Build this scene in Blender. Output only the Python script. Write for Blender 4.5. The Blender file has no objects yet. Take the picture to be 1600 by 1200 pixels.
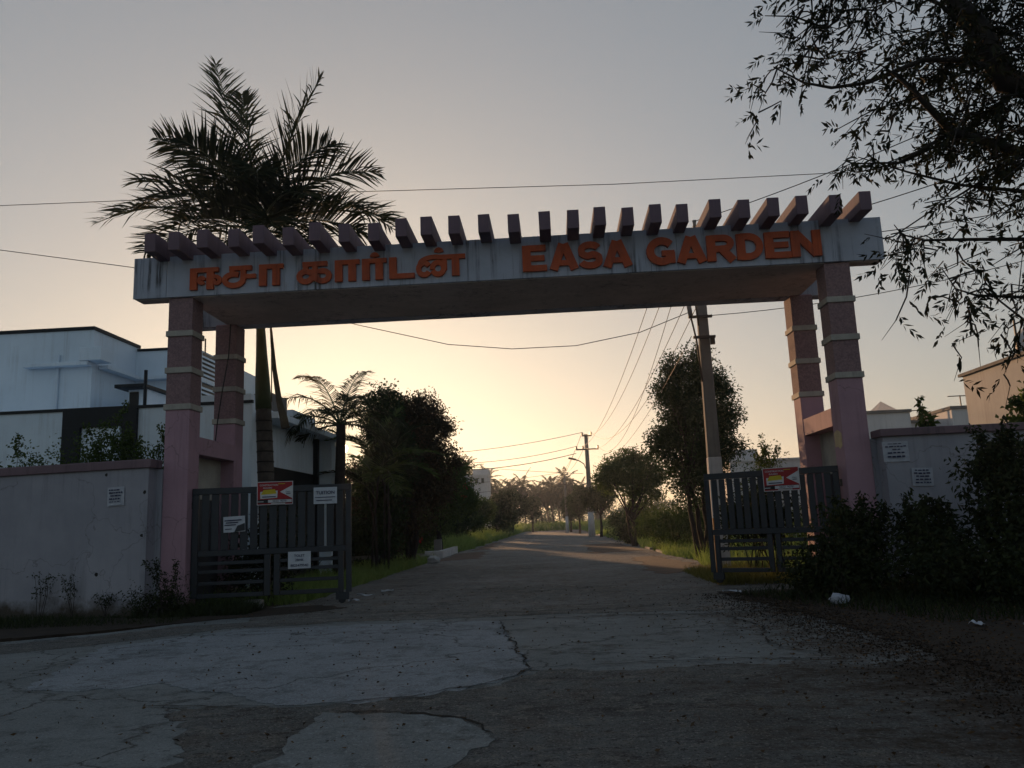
import bpy, math, random
import numpy as np
from mathutils import Matrix, Vector, noise as mnoise

# ---------------------------------------------------------------- camera, sky, sun, exposure
sc = bpy.context.scene
C = sc.collection
RAD = math.radians
cam = bpy.data.objects.new('camera', bpy.data.cameras.new('camera'))
C.objects.link(cam)
YAW, PIT, ROL, F = .0451, .1718, -.0404, 1257
cy, sy, cp, sp, cr, sr = math.cos(YAW), math.sin(YAW), math.cos(PIT), math.sin(PIT), math.cos(ROL), math.sin(ROL)
_r = Vector((cy, sy, 0)); _f0 = Vector((-sy, cy, 0)); _u0 = Vector((0, 0, 1))
_f = cp * _f0 + sp * _u0; _u = -sp * _f0 + cp * _u0
_r2 = cr * _r + sr * _u; _u2 = -sr * _r + cr * _u
M = Matrix((_r2, _u2, -_f)).transposed().to_4x4(); M.translation = Vector((0, 0, 1.3))
cam.matrix_world = M
cam.data.sensor_width = 36
cam.data.lens = F / 1600 * 36
cam.data.clip_start = .05
cam.data.clip_end = 4000
sc.camera = cam

SUN_EL, SUN_AZ = 5.6, -14.6          # degrees; azimuth measured from the road's direction, left is negative
w = bpy.data.worlds.new('World'); sc.world = w; w.use_nodes = True
nt = w.node_tree; bg = nt.nodes['Background']
sky = nt.nodes.new('ShaderNodeTexSky'); sky.sky_type = 'NISHITA'; sky.sun_disc = False
sky.sun_elevation = RAD(SUN_EL); sky.sun_rotation = RAD(SUN_AZ)
sky.dust_density = 1.3; sky.air_density = 1.0; sky.ozone_density = 1.5
gam = nt.nodes.new('ShaderNodeGamma'); gam.inputs[1].default_value = .49
nt.links.new(sky.outputs[0], gam.inputs[0]); nt.links.new(gam.outputs[0], bg.inputs[0])
bg.inputs[1].default_value = .12
sl = bpy.data.lights.new('sun', 'SUN'); sl.energy = 4.0; sl.angle = RAD(.8); sl.color = (1, .56, .27)
sun = bpy.data.objects.new('sun', sl); C.objects.link(sun)
sd = Vector((math.sin(RAD(SUN_AZ)) * math.cos(RAD(SUN_EL)), math.cos(RAD(SUN_AZ)) * math.cos(RAD(SUN_EL)), math.sin(RAD(SUN_EL))))
sun.rotation_euler = sd.to_track_quat('Z', 'Y').to_euler()
sun.location = sd * 60
sm = bpy.data.materials.new('sun_disc'); sm.use_nodes = True
_e = sm.node_tree.nodes.new('ShaderNodeEmission'); _e.inputs[0].default_value = (1, .62, .28, 1); _e.inputs[1].default_value = 30
sm.node_tree.links.new(_e.outputs[0], sm.node_tree.nodes['Material Output'].inputs[0])
vs = sc.view_settings
vs.view_transform = 'Standard'; vs.look = 'None'; vs.gamma = 1; vs.use_curve_mapping = False
vs.exposure = .90
sc.cycles.use_denoising = True
sc.cycles.max_bounces = 6; sc.cycles.diffuse_bounces = 3; sc.cycles.transparent_max_bounces = 8

rnd = random.Random(7)
rng = np.random.default_rng(11)

# ---------------------------------------------------------------- helpers
org = {}


def setp(o, label=None, cat=None, group=None, kind=None):
    if label: o['label'] = label
    if cat: o['category'] = cat
    if group: o['group'] = group
    if kind: o['kind'] = kind
    return o


def thing(name, label, cat, loc, rotz=0, group=None):
    o = bpy.data.objects.new(name, None); C.objects.link(o)
    o.empty_display_size = .2
    o.location = loc; o.rotation_euler = (0, 0, rotz)
    org[o.name] = Vector(loc)
    return setp(o, label, cat, group)


def link_mesh(name, me, parent=None):
    o = bpy.data.objects.new(name, me); C.objects.link(o)
    if parent:
        o.parent = parent; org[o.name] = org[parent.name]
    else:
        org[o.name] = Vector((0, 0, 0))
    return o


class MB:
    def __init__(s): s.v = []; s.f = []

    def add(s, vs_, fs):
        n = len(s.v); s.v.extend([tuple(p) for p in vs_]); s.f.extend([tuple(i + n for i in q) for q in fs]); return s

    def box(s, x0, x1, y0, y1, z0, z1, bev=0):
        return s.add([(x0, y0, z0), (x1, y0, z0), (x1, y1, z0), (x0, y1, z0), (x0, y0, z1), (x1, y0, z1), (x1, y1, z1), (x0, y1, z1)],
                     [(0, 3, 2, 1), (4, 5, 6, 7), (0, 1, 5, 4), (1, 2, 6, 5), (2, 3, 7, 6), (3, 0, 4, 7)])

    def bar(s, a, b, w_, h_, up=(0, 0, 1)):
        a = Vector(a); b = Vector(b); d = (b - a).normalized(); up = Vector(up)
        if abs(d.dot(up)) > .98: up = Vector((0, 1, 0))
        x = d.cross(up).normalized() * w_ / 2; y = x.normalized().cross(d).normalized() * h_ / 2
        vs_ = [a - x - y, a + x - y, a + x + y, a - x + y, b - x - y, b + x - y, b + x + y, b - x + y]
        return s.add(vs_, [(3, 2, 1, 0), (4, 5, 6, 7), (0, 1, 5, 4), (1, 2, 6, 5), (2, 3, 7, 6), (3, 0, 4, 7)])

    def tube(s, pts, rad, n=8, cap=True):
        pts = [Vector(p) for p in pts]; k = len(pts)
        if not hasattr(rad, '__len__'): rad = [rad] * k
        base = len(s.v); prev = None
        for i, p in enumerate(pts):
            d = (pts[min(i + 1, k - 1)] - pts[max(i - 1, 0)]).normalized()
            if prev is None:
                t = Vector((1, 0, 0)) if abs(d.x) < .8 else Vector((0, 1, 0))
                prev = d.cross(t).normalized()
            prev = (prev - d * prev.dot(d)).normalized(); q = d.cross(prev)
            for j in range(n):
                a = 2 * math.pi * j / n
                s.v.append(tuple(p + (prev * math.cos(a) + q * math.sin(a)) * rad[i]))
        for i in range(k - 1):
            for j in range(n):
                a = base + i * n + j; b = base + i * n + (j + 1) % n
                s.f.append((a, b, b + n, a + n))
        if cap:
            s.f.append(tuple(base + j for j in range(n - 1, -1, -1)))
            s.f.append(tuple(base + (k - 1) * n + j for j in range(n)))
        return s

    def prism(s, pts, ext):
        """closed polygon pts extruded by vector ext"""
        n = len(pts); e = Vector(ext)
        vs_ = [Vector(p) for p in pts] + [Vector(p) + e for p in pts]
        return s.add(vs_, [tuple(range(n - 1, -1, -1)), tuple(range(n, 2 * n))] + [(i, (i + 1) % n, n + (i + 1) % n, n + i) for i in range(n)])

    def quad(s, a, b, c, d): return s.add([a, b, c, d], [(0, 1, 2, 3)])

    def build(s, name, mat, parent=None, smooth=False, local=False, bevel=0, **kw):
        me = bpy.data.meshes.new(name)
        v = s.v
        if parent is not None and not local:
            o0 = org[parent.name]; v = [(p[0] - o0.x, p[1] - o0.y, p[2] - o0.z) for p in v]
        me.from_pydata(v, [], s.f); me.update()
        import bmesh
        if not smooth:
            bm = bmesh.new(); bm.from_mesh(me); bmesh.ops.recalc_face_normals(bm, faces=bm.faces)
            if bevel:
                bmesh.ops.bevel(bm, geom=list(bm.edges), offset=bevel, segments=1, affect='EDGES', clamp_overlap=True)
            bm.to_mesh(me); bm.free()
        else:
            me.polygons.foreach_set('use_smooth', [True] * len(me.polygons))
        if mat: me.materials.append(mat)
        return setp(link_mesh(name, me, parent), **kw)


def np_mesh(name, V, Fq, mat, parent=None, smooth=False, **kw):
    """V (n,3), Fq (m,k) all faces with k corners"""
    me = bpy.data.meshes.new(name)
    V = np.asarray(V, dtype=np.float32); Fq = np.asarray(Fq, dtype=np.int32)
    if parent is not None:
        V = V - np.array(org[parent.name], dtype=np.float32)
    k = Fq.shape[1]
    me.vertices.add(len(V)); me.vertices.foreach_set('co', V.ravel())
    me.loops.add(Fq.size); me.loops.foreach_set('vertex_index', Fq.ravel())
    me.polygons.add(len(Fq)); me.polygons.foreach_set('loop_start', np.arange(0, Fq.size, k, dtype=np.int32))
    me.polygons.foreach_set('loop_total', np.full(len(Fq), k, dtype=np.int32))
    if smooth: me.polygons.foreach_set('use_smooth', np.ones(len(Fq), dtype=bool))
    me.update(calc_edges=True); me.validate()
    me.materials.append(mat)
    return setp(link_mesh(name, me, parent), **kw)


# ---------------------------------------------------------------- materials
def newmat(name):
    m = bpy.data.materials.new(name); m.use_nodes = True
    n = m.node_tree; b = n.nodes['Principled BSDF']
    return m, n, b


def noise(n, scale, detail=6, rough=.6, vec=None, stretch=None):
    t = n.nodes.new('ShaderNodeTexNoise'); t.inputs['Scale'].default_value = scale
    t.inputs['Detail'].default_value = detail; t.inputs['Roughness'].default_value = rough
    tc = n.nodes.new('ShaderNodeTexCoord')
    src = tc.outputs['Object']
    if stretch:
        mp = n.nodes.new('ShaderNodeMapping'); mp.inputs['Scale'].default_value = stretch
        n.links.new(src, mp.inputs[0]); src = mp.outputs[0]
    n.links.new(src, t.inputs['Vector'])
    return t.outputs['Fac']


def ramp(n, fac, p0, p1, c0=(0, 0, 0), c1=(1, 1, 1)):
    r = n.nodes.new('ShaderNodeValToRGB')
    r.color_ramp.elements[0].position = p0; r.color_ramp.elements[1].position = p1
    r.color_ramp.elements[0].color = (*c0, 1); r.color_ramp.elements[1].color = (*c1, 1)
    n.links.new(fac, r.inputs[0]); return r.outputs[0]


def mix(n, fac, a, b, mode='MIX'):
    m = n.nodes.new('ShaderNodeMix'); m.data_type = 'RGBA'; m.blend_type = mode
    for k, v in ((0, fac), (6, a), (7, b)):
        if isinstance(v, (int, float)): m.inputs[k].default_value = v
        elif isinstance(v, tuple): m.inputs[k].default_value = (*v, 1)
        else: n.links.new(v, m.inputs[k])
    return m.outputs[2]


def bump(n, b, h, strength, dist=.02):
    bp = n.nodes.new('ShaderNodeBump'); bp.inputs['Strength'].default_value = strength; bp.inputs['Distance'].default_value = dist
    n.links.new(h, bp.inputs['Height']); n.links.new(bp.outputs[0], b.inputs['Normal'])


def paint(name, col, col2=None, scale=1.5, rough=.8, streak=0, streak_col=(.04, .04, .045), grain=.25, spec=.3, bscale=60, splash=False):
    """painted masonry or metal: blotches, optional run-off streaks, fine grain"""
    m, n, b = newmat(name)
    col2 = col2 or tuple(c * .72 for c in col)
    c = mix(n, ramp(n, noise(n, scale, 8, .65), .35, .7), col2, col)
    if streak:
        s = ramp(n, noise(n, 1.0, 6, .75, stretch=(7, 7, .25)), .50, .64)
        s2 = ramp(n, noise(n, 1.1, 4, .6), .38, .6)
        k = n.nodes.new('ShaderNodeMath'); k.operation = 'MULTIPLY'
        n.links.new(s, k.inputs[0]); n.links.new(s2, k.inputs[1])
        k2 = n.nodes.new('ShaderNodeMath'); k2.operation = 'MULTIPLY'; k2.inputs[1].default_value = streak
        n.links.new(k.outputs[0], k2.inputs[0])
        c = mix(n, k2.outputs[0], c, streak_col)
    if splash:
        tc = n.nodes.new('ShaderNodeTexCoord'); sx = n.nodes.new('ShaderNodeSeparateXYZ'); n.links.new(tc.outputs['Object'], sx.inputs[0])
        a = n.nodes.new('ShaderNodeMath'); a.operation = 'MULTIPLY_ADD'; a.inputs[1].default_value = -1.25; a.inputs[2].default_value = .55; n.links.new(sx.outputs[2], a.inputs[0])
        a2 = n.nodes.new('ShaderNodeMath'); a2.operation = 'ADD'; n.links.new(a.outputs[0], a2.inputs[0]); n.links.new(noise(n, 2.2, 8, .75), a2.inputs[1])
        c = mix(n, ramp(n, a2.outputs[0], .62, .95), c, (.06, .05, .042))
        v = n.nodes.new('ShaderNodeTexVoronoi'); v.feature = 'DISTANCE_TO_EDGE'; v.inputs['Scale'].default_value = .55
        nz = n.nodes.new('ShaderNodeTexNoise'); nz.inputs['Scale'].default_value = 2; nz.inputs['Detail'].default_value = 6; ad = n.nodes.new('ShaderNodeVectorMath')
        n.links.new(tc.outputs['Object'], nz.inputs['Vector']); n.links.new(tc.outputs['Object'], ad.inputs[0]); n.links.new(nz.outputs['Color'], ad.inputs[1]); n.links.new(ad.outputs[0], v.inputs['Vector'])
        c = mix(n, ramp(n, v.outputs['Distance'], .0, .006, (.5, .5, .5), (0, 0, 0)), c, (.07, .06, .06))
    n.links.new(c, b.inputs['Base Color'])
    b.inputs['Roughness'].default_value = rough
    b.inputs['Specular IOR Level'].default_value = spec
    bump(n, b, noise(n, bscale, 4, .6), grain, .01)
    return m


def plain(name, col, rough=.6, metal=0, spec=.3):
    m, n, b = newmat(name)
    c = mix(n, ramp(n, noise(n, 9, 5), .3, .7), tuple(x * .8 for x in col), col)
    n.links.new(c, b.inputs['Base Color'])
    b.inputs['Roughness'].default_value = rough; b.inputs['Metallic'].default_value = metal
    b.inputs['Specular IOR Level'].default_value = spec
    return m


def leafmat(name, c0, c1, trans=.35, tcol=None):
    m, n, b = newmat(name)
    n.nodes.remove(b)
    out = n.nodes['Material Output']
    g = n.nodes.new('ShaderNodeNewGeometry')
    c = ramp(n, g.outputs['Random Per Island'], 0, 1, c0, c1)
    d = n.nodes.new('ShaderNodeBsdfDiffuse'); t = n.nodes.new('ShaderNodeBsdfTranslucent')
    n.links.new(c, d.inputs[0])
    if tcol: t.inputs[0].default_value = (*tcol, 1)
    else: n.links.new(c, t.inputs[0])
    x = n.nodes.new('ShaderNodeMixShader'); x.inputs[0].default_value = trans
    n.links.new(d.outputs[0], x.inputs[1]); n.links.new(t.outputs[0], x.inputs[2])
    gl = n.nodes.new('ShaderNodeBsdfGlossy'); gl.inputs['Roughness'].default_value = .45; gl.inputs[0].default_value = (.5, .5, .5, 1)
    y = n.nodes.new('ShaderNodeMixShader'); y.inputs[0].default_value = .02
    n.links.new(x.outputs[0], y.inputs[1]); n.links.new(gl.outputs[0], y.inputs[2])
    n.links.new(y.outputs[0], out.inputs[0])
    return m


MT = {}
MT['pink'] = paint('pink_paint', (.40, .25, .31), (.32, .20, .25), 1.2, .85, .25, (.06, .045, .05), splash=True)
MT['stone'] = paint('rough_stone_cladding', (.30, .195, .21), (.15, .10, .11), 34, .9, 0, grain=.9, bscale=35)
MT['cream'] = paint('cream_band_paint', (.42, .40, .36), (.30, .28, .26), 3, .8, .4)
MT['fascia'] = paint('weathered_white_fascia', (.42, .46, .57), (.31, .34, .42), .9, .85, 1.0, (.045, .045, .05))
MT['soffit'] = paint('stained_soffit', (.66, .58, .55), (.44, .39, .37), .7, .9, .5)
MT['mauve'] = paint('mauve_rafter_paint', (.17, .115, .155), (.12, .085, .11), 2, .8, .5, (.05, .04, .05))
MT['orange'] = paint('orange_letter_paint', (.50, .085, .02), (.34, .06, .02), 4, .6, .7, (.12, .02, .01), grain=.1)
MT['bwall'] = paint('lavender_grey_wall_paint', (.34, .34, .395), (.26, .265, .315), .9, .9, .25, (.04, .04, .045), grain=.35, splash=True)
MT['coping'] = paint('dull_pink_coping', (.20, .135, .16), (.14, .10, .12), 1.3, .9, .6)
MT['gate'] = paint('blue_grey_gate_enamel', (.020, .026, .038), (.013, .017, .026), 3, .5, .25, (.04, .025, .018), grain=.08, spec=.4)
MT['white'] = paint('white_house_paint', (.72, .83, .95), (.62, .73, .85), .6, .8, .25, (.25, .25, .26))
MT['whitewarm'] = paint('cream_house_paint', (.38, .39, .41), (.31, .32, .34), .6, .8, .35, (.2, .18, .17))
MT['far_white'] = paint('distant_white_paint', (.62, .62, .64), (.5, .5, .53), .4, .8, .3, (.2, .2, .2))
MT['black'] = plain('black_trim', (.012, .014, .018), .6)
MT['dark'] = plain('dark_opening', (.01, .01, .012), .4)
MT['grey'] = paint('grey_render', (.20, .19, .185), None, 1.5, .9, .4)
MT['glass'] = plain('window_glass', (.02, .025, .03), .08, 0, .6)
MT['concrete'] = paint('pole_concrete', (.21, .205, .20), (.15, .148, .145), 2.5, .9, .5, (.08, .07, .06), grain=.4)
MT['polewhite'] = paint('pole_whitewash', (.55, .56, .58), (.42, .42, .44), 3, .9, .5)
MT['steel'] = plain('rusty_steel', (.09, .075, .065), .6, .3)
MT['wire'] = plain('wire_black', (.015, .015, .017), .6)
MT['ceramic'] = plain('insulator_ceramic', (.25, .2, .17), .3, 0, .5)
MT['paper'] = paint('white_paper', (.50, .53, .60), (.40, .43, .5), 9, .8, 0, grain=.05)
MT['paperdull'] = paint('faded_paper', (.44, .46, .53), (.33, .35, .42), 12, .85, 0, grain=.1)
MT['ink'] = plain('dark_blue_ink', (.02, .025, .075), .7)
MT['red'] = plain('red_print', (.30, .012, .018), .5)
MT['yellow'] = plain('yellow_print', (.55, .42, .02), .5)
MT['prwhite'] = plain('white_print', (.55, .56, .6), .6)
MT['bark'] = paint('bark', (.042, .034, .030), (.02, .016, .014), 8, .95, .4, grain=.9, bscale=25)
MT['palmbark'] = paint('palm_trunk', (.12, .10, .085), (.06, .05, .045), 6, .95, 0, grain=.6, bscale=20)
MT['shaft'] = paint('palm_crownshaft', (.075, .10, .04), (.05, .06, .025), 3, .6, 0, grain=.1)
MT['straw'] = paint('dry_frond_sheath', (.16, .125, .085), (.09, .07, .05), 5, .9, 0, grain=.4)
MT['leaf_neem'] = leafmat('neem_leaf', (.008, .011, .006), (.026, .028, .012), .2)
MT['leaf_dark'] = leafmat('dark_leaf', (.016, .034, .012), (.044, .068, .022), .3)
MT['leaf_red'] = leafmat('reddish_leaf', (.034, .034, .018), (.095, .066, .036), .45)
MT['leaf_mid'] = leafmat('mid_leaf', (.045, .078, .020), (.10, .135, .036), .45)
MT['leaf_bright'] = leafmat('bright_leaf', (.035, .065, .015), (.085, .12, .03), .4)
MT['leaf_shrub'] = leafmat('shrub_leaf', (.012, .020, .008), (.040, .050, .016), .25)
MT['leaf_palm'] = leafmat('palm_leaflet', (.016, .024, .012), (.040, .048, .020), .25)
MT['leaf_palm_dry'] = leafmat('dry_palm_leaflet', (.05, .04, .02), (.14, .10, .045), .45)
MT['leaf_coco'] = leafmat('coconut_leaflet', (.03, .034, .018), (.07, .065, .03), .3)
MT['grass'] = leafmat('grass_blade', (.13, .21, .05), (.24, .31, .09), .5)
MT['grass_dry'] = leafmat('dry_grass_blade', (.09, .10, .025), (.22, .20, .06), .5)
MT['litter'] = leafmat('fallen_leaf', (.02, .013, .009), (.14, .085, .045), .1)
MT['crumb'] = leafmat('soil_crumb', (.012, .009, .007), (.06, .042, .03), .02)
MT['flower'] = plain('red_flower', (.5, .03, .03), .6)


def road_material(nm='worn_asphalt', k=1.0):
    m, n, b = newmat(nm)
    g_ = lambda *c: tuple(x * k for x in c)
    c = mix(n, ramp(n, noise(n, .35, 9, .7), .36, .66), g_(.040, .041, .041), g_(.088, .091, .092))
    c = mix(n, ramp(n, noise(n, 2.2, 8, .7, stretch=(1, .55, 1)), .5, .72), c, g_(.055, .044, .037))
    c = mix(n, ramp(n, noise(n, 1.1, 9, .75, stretch=(.6, 1.2, 1)), .54, .66), c, g_(.022, .021, .021))
    c = mix(n, ramp(n, noise(n, 4.5, 8, .8), .53, .60), c, g_(.10, .094, .086))
    c = mix(n, ramp(n, noise(n, 7.0, 8, .8, stretch=(.6, 1, 1)), .54, .62), c, g_(.018, .016, .015))
    c = mix(n, ramp(n, noise(n, 38, 4, .8), .55, .68), c, g_(.17, .16, .15))
    c = mix(n, ramp(n, noise(n, 60, 3, .8), .34, .46, (1, 1, 1), (0, 0, 0)), c, (.008, .008, .008))
    if nm == 'worn_asphalt': c = dirt_mask(n, c)
    n.links.new(c, b.inputs['Base Color']); b.inputs['Roughness'].default_value = .92; b.inputs['Specular IOR Level'].default_value = .2
    h = mix(n, .5, noise(n, 9, 8, .75), noise(n, 45, 5, .8))
    bump(n, b, h, 1.0, .05)
    return m


def dirt_mask(n, c, k=1.0):
    tc = n.nodes.new('ShaderNodeTexCoord'); sx = n.nodes.new('ShaderNodeSeparateXYZ'); n.links.new(tc.outputs['Object'], sx.inputs[0])
    mr = n.nodes.new('ShaderNodeMapRange'); mr.inputs['From Min'].default_value = .2; mr.inputs['From Max'].default_value = 3.6; n.links.new(sx.outputs[0], mr.inputs[0])
    a = mix(n, .5, noise(n, 1.6, 9, .75, stretch=(.55, 1.1, 1)), noise(n, 9, 7, .8))
    th = n.nodes.new('ShaderNodeMath'); th.operation = 'MULTIPLY_ADD'; th.inputs[1].default_value = .17 * k; n.links.new(mr.outputs[0], th.inputs[0]); n.links.new(a, th.inputs[2])
    far = n.nodes.new('ShaderNodeMapRange'); far.inputs['From Min'].default_value = 15; far.inputs['From Max'].default_value = 12.5; n.links.new(sx.outputs[1], far.inputs[0])
    m_ = n.nodes.new('ShaderNodeMath'); m_.operation = 'MULTIPLY'; n.links.new(ramp(n, th.outputs[0], .55, .66), m_.inputs[0]); n.links.new(far.outputs[0], m_.inputs[1])
    return mix(n, m_.outputs[0], c, mix(n, ramp(n, noise(n, 30, 5, .8), .35, .65), (.022, .016, .012), (.075, .056, .044)))


def slab_material(name, c0, c1):
    m, n, b = newmat(name)
    c = mix(n, ramp(n, noise(n, .7, 8, .65), .35, .68), c0, c1)
    c = mix(n, ramp(n, noise(n, 4, 8, .75, stretch=(.5, 1.3, 1)), .54, .72), c, tuple(x * .62 for x in c0))
    v = n.nodes.new('ShaderNodeTexVoronoi'); v.feature = 'DISTANCE_TO_EDGE'; v.inputs['Scale'].default_value = .33
    tc = n.nodes.new('ShaderNodeTexCoord'); nz = n.nodes.new('ShaderNodeTexNoise'); nz.inputs['Scale'].default_value = 2.5; nz.inputs['Detail'].default_value = 6
    mp = n.nodes.new('ShaderNodeVectorMath'); mp.operation = 'ADD'
    n.links.new(tc.outputs['Object'], nz.inputs['Vector']); n.links.new(tc.outputs['Object'], mp.inputs[0]); n.links.new(nz.outputs['Color'], mp.inputs[1])
    n.links.new(mp.outputs[0], v.inputs['Vector'])
    c = mix(n, ramp(n, v.outputs['Distance'], .0, .012, (1, 1, 1), (0, 0, 0)), c, (.015, .014, .013))
    c = mix(n, ramp(n, noise(n, 60, 3, .7), .55, .72), c, tuple(x * 1.25 for x in c1))
    wear = mix(n, .5, noise(n, .9, 9, .72), noise(n, 5, 8, .75))
    c = mix(n, ramp(n, wear, .50, .60), c, tuple(x * .55 for x in c0))
    c = mix(n, ramp(n, noise(n, 42, 4, .8), .56, .68), c, tuple(x * 1.5 for x in c1))
    c = mix(n, ramp(n, noise(n, 55, 3, .8), .33, .44, (1, 1, 1), (0, 0, 0)), c, tuple(x * .3 for x in c0))
    c = dirt_mask(n, c, .8)
    n.links.new(c, b.inputs['Base Color']); b.inputs['Roughness'].default_value = .88; b.inputs['Specular IOR Level'].default_value = .25
    bump(n, b, mix(n, .5, noise(n, 7, 8, .7), noise(n, 80, 4, .7)), .5, .02)
    return m


def earth_material():
    m, n, b = newmat('earth')
    c = mix(n, ramp(n, noise(n, .2, 9, .7), .35, .65), (.035, .028, .02), (.075, .055, .038))
    c = mix(n, ramp(n, noise(n, .05, 6, .6), .42, .6), c, (.05, .055, .02))
    n.links.new(c, b.inputs['Base Color']); b.inputs['Roughness'].default_value = 1
    bump(n, b, noise(n, 6, 9, .75), .8, .06)
    return m


MT['road'] = road_material('worn_asphalt', 2.1)
MT['road_pale'] = road_material('pale_worn_asphalt', 2.6)
MT['crack'] = plain('crack_filler', (.012, .011, .010), 1)
MT['dirt'] = paint('dark_leaf_mould', (.040, .028, .020), (.016, .012, .010), 3.5, 1, 0, grain=1.0, bscale=18)
MT['slab'] = slab_material('pale_concrete_patch', (.175, .195, .218), (.235, .26, .29))
MT['slab2'] = slab_material('grey_green_concrete_patch', (.125, .138, .144), (.19, .208, .216))
MT['earth'] = earth_material()
MT['redpatch'] = paint('reddish_mottle', (.13, .085, .065), (.075, .055, .045), 2, 1, 0, grain=.5)
MT['hill'] = plain('hill_rock', (.18, .17, .2), 1)
MT['linepaint'] = paint('worn_line_paint', (.3, .3, .3), (.12, .12, .12), 6, .9, 0)


# ---------------------------------------------------------------- ground, road
def jag(pts, amp, step, seed, closed=True):
    r = random.Random(seed); out = []
    k = len(pts)
    for i in range(k if closed else k - 1):
        a = Vector(pts[i]); b = Vector(pts[(i + 1) % k]); L = (b - a).length
        n = max(1, int(L / step)); nrm = Vector((-(b - a).y, (b - a).x)).normalized() if L > 0 else Vector((0, 0))
        for j in range(n):
            p = a.lerp(b, j / n)
            q = Vector((p.x, p.y, seed * 7.3)); p = p + nrm * amp * (.9 * mnoise.noise(q * 1.3) + 1.2 * mnoise.noise(q * 4.3) + 1.1 * mnoise.noise(q * 11.0) + r.uniform(-.15, .15))
            out.append(p)
    return out


def sheet(name, pts, z, mat, thick=.05, **kw):
    mb = MB(); mb.prism([(p[0], p[1], z) for p in pts], (0, 0, -thick))
    return mb.build(name, mat, **kw)


MB().add([(-900, -80, -.03), (900, -80, -.03), (900, 900, -.03), (-900, 900, -.03)], [(0, 1, 2, 3)]).build('ground', MT['earth'], kind='structure')
left = [(-4.9, 127), (-4.8, 60), (-4.75, 30), (-4.7, 16.5), (-5.3, 13.2), (-6.5, 11.6), (-8.6, 10.3), (-11.5, 9.7), (-30, 9.0)]
right = [(30, 3.0), (9, 7.6), (6.2, 9.6), (5.0, 11.4), (4.35, 13.5), (4.15, 17), (4.0, 30), (3.95, 60), (3.9, 127)]
pts = jag(left, .10, .5, 3, False) + [Vector(left[-1]), Vector((-30, -40)), Vector((30, -40))] + jag(right, .10, .5, 4, False) + [Vector(right[-1])]
sheet('road', pts, 0, MT['slab2'], .08, kind='structure')
# cast patches and old asphalt, each a few millimetres above the one below


def crack(P, wd, z, seed):
    q = jag(P, .05, .11, seed, False) + [Vector(P[-1])]; r = random.Random(seed); a, b = [], []
    for i, p in enumerate(q):
        t = (q[min(i + 1, len(q) - 1)] - q[max(i - 1, 0)]).normalized(); nn = Vector((-t.y, t.x)) * wd * r.uniform(.25, 1.0) * (1 if 0 < i < len(q) - 1 else .1)
        a.append(p + nn); b.append(p - nn)
    mb = MB(); k = len(q)
    mb.add([(p.x, p.y, z) for p in a] + [(p.x, p.y, z) for p in b], [(i, i + 1, k + i + 1, k + i) for i in range(k - 1)])
    mb.build('crack', MT['crack'], kind='structure')


P1 = [(-4.85, 7.35), (-5.6, 10.05), (-4.5, 11.25), (-2.7, 11.5), (-.82, 11.36), (-.55, 9.5), (-.3, 7.62), (-.57, 6.95), (-1.27, 6.45), (-2.13, 6.36), (-2.9, 6.9), (-3.6, 7.5), (-4.2, 7.2)]
sheet('concrete_patch', jag(P1, .07, .07, 5), .006, MT['slab'], .005, kind='structure')
W1 = [(-3.05, 6.42), (-2.13, 6.30), (-1.27, 6.42), (-.57, 6.9), (-.25, 7.6), (.5, 7.35), (1.5, 7.5), (2.6, 7.3), (3.6, 7.7), (5.0, 7.3), (9, 6.0), (9, 1.5), (-2.0, 1.5), (-2.15, 4.6), (-2.5, 5.5)]
sheet('asphalt_patch', jag(W1, .09, .08, 15), .005, MT['road'], .004, kind='structure')
P3 = [(-1.75, 6.05), (-1.1, 5.98), (-.62, 5.7), (-.45, 5.35), (-.6, 4.7), (-.75, 2.0), (-1.7, 2.0), (-1.75, 5.2)]
sheet('concrete_patch', jag(P3, .06, .07, 8), .009, MT['slab2'], .003, kind='structure')
W2 = [(-5.95, 10.2), (-4.7, 11.5), (-3.2, 11.8), (-4.4, 12.3), (-5.6, 12.0), (-6.6, 11.0), (-8.6, 9.9), (-11.5, 9.2), (-11.5, 8.3), (-8, 8.9)]
sheet('asphalt_patch', jag(W2, .03, .07, 16), .004, MT['road'], .003, kind='structure')
V1 = [(2.7, 14.4), (2.85, 13.0), (3.05, 11.6), (3.3, 10.3), (3.35, 8.6), (3.4, 7.2), (3.6, 6.0), (4.6, 4.6), (14, 3), (14, 14), (4.6, 14.5)]
sheet('dirt_verge', jag(V1, .13, .06, 17), .013, MT['dirt'], .09, kind='structure')
V2 = [(-5.2, 12.9), (-4.2, 13.3), (-3.6, 13.9), (-4.2, 14.6), (-5.5, 14.3), (-7, 13.6), (-14, 13.4), (-14, 11.3), (-8.8, 10.7), (-6.8, 11.6)]
sheet('dirt_verge', jag(V2, .05, .08, 18), .012, MT['dirt'], .09, kind='structure')
crack([(-3.3, 6.5), (-2.6, 6.33), (-2.13, 6.33), (-1.27, 6.45), (-.57, 6.95), (-.3, 7.62), (.5, 7.7), (1.6, 7.75), (2.6, 7.6)], .014, .0125, 1)
crack([(-.3, 7.62), (-.42, 8.6), (-.58, 9.6), (-.82, 11.3)], .016, .0125, 2)
crack([(-.9, 11.36), (.6, 11.45), (2.0, 11.3), (3.2, 11.5)], .03, .0125, 3)
crack([(-1.7, 6.1), (-1.1, 6.0), (-.6, 5.7), (-.42, 5.3)], .02, .0125, 4)
crack([(2.2, 11.0), (2.35, 9.8), (2.1, 8.6), (2.5, 7.7)], .016, .0125, 5)
crack([(-4.4, 12.2), (-2.4, 12.5), (0, 12.3), (2.2, 12.6)], .02, .0125, 6)
crack([(-3.4, 16.5), (-1, 16.8), (1.5, 16.4), (3.4, 16.9)], .02, .0125, 7)
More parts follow.
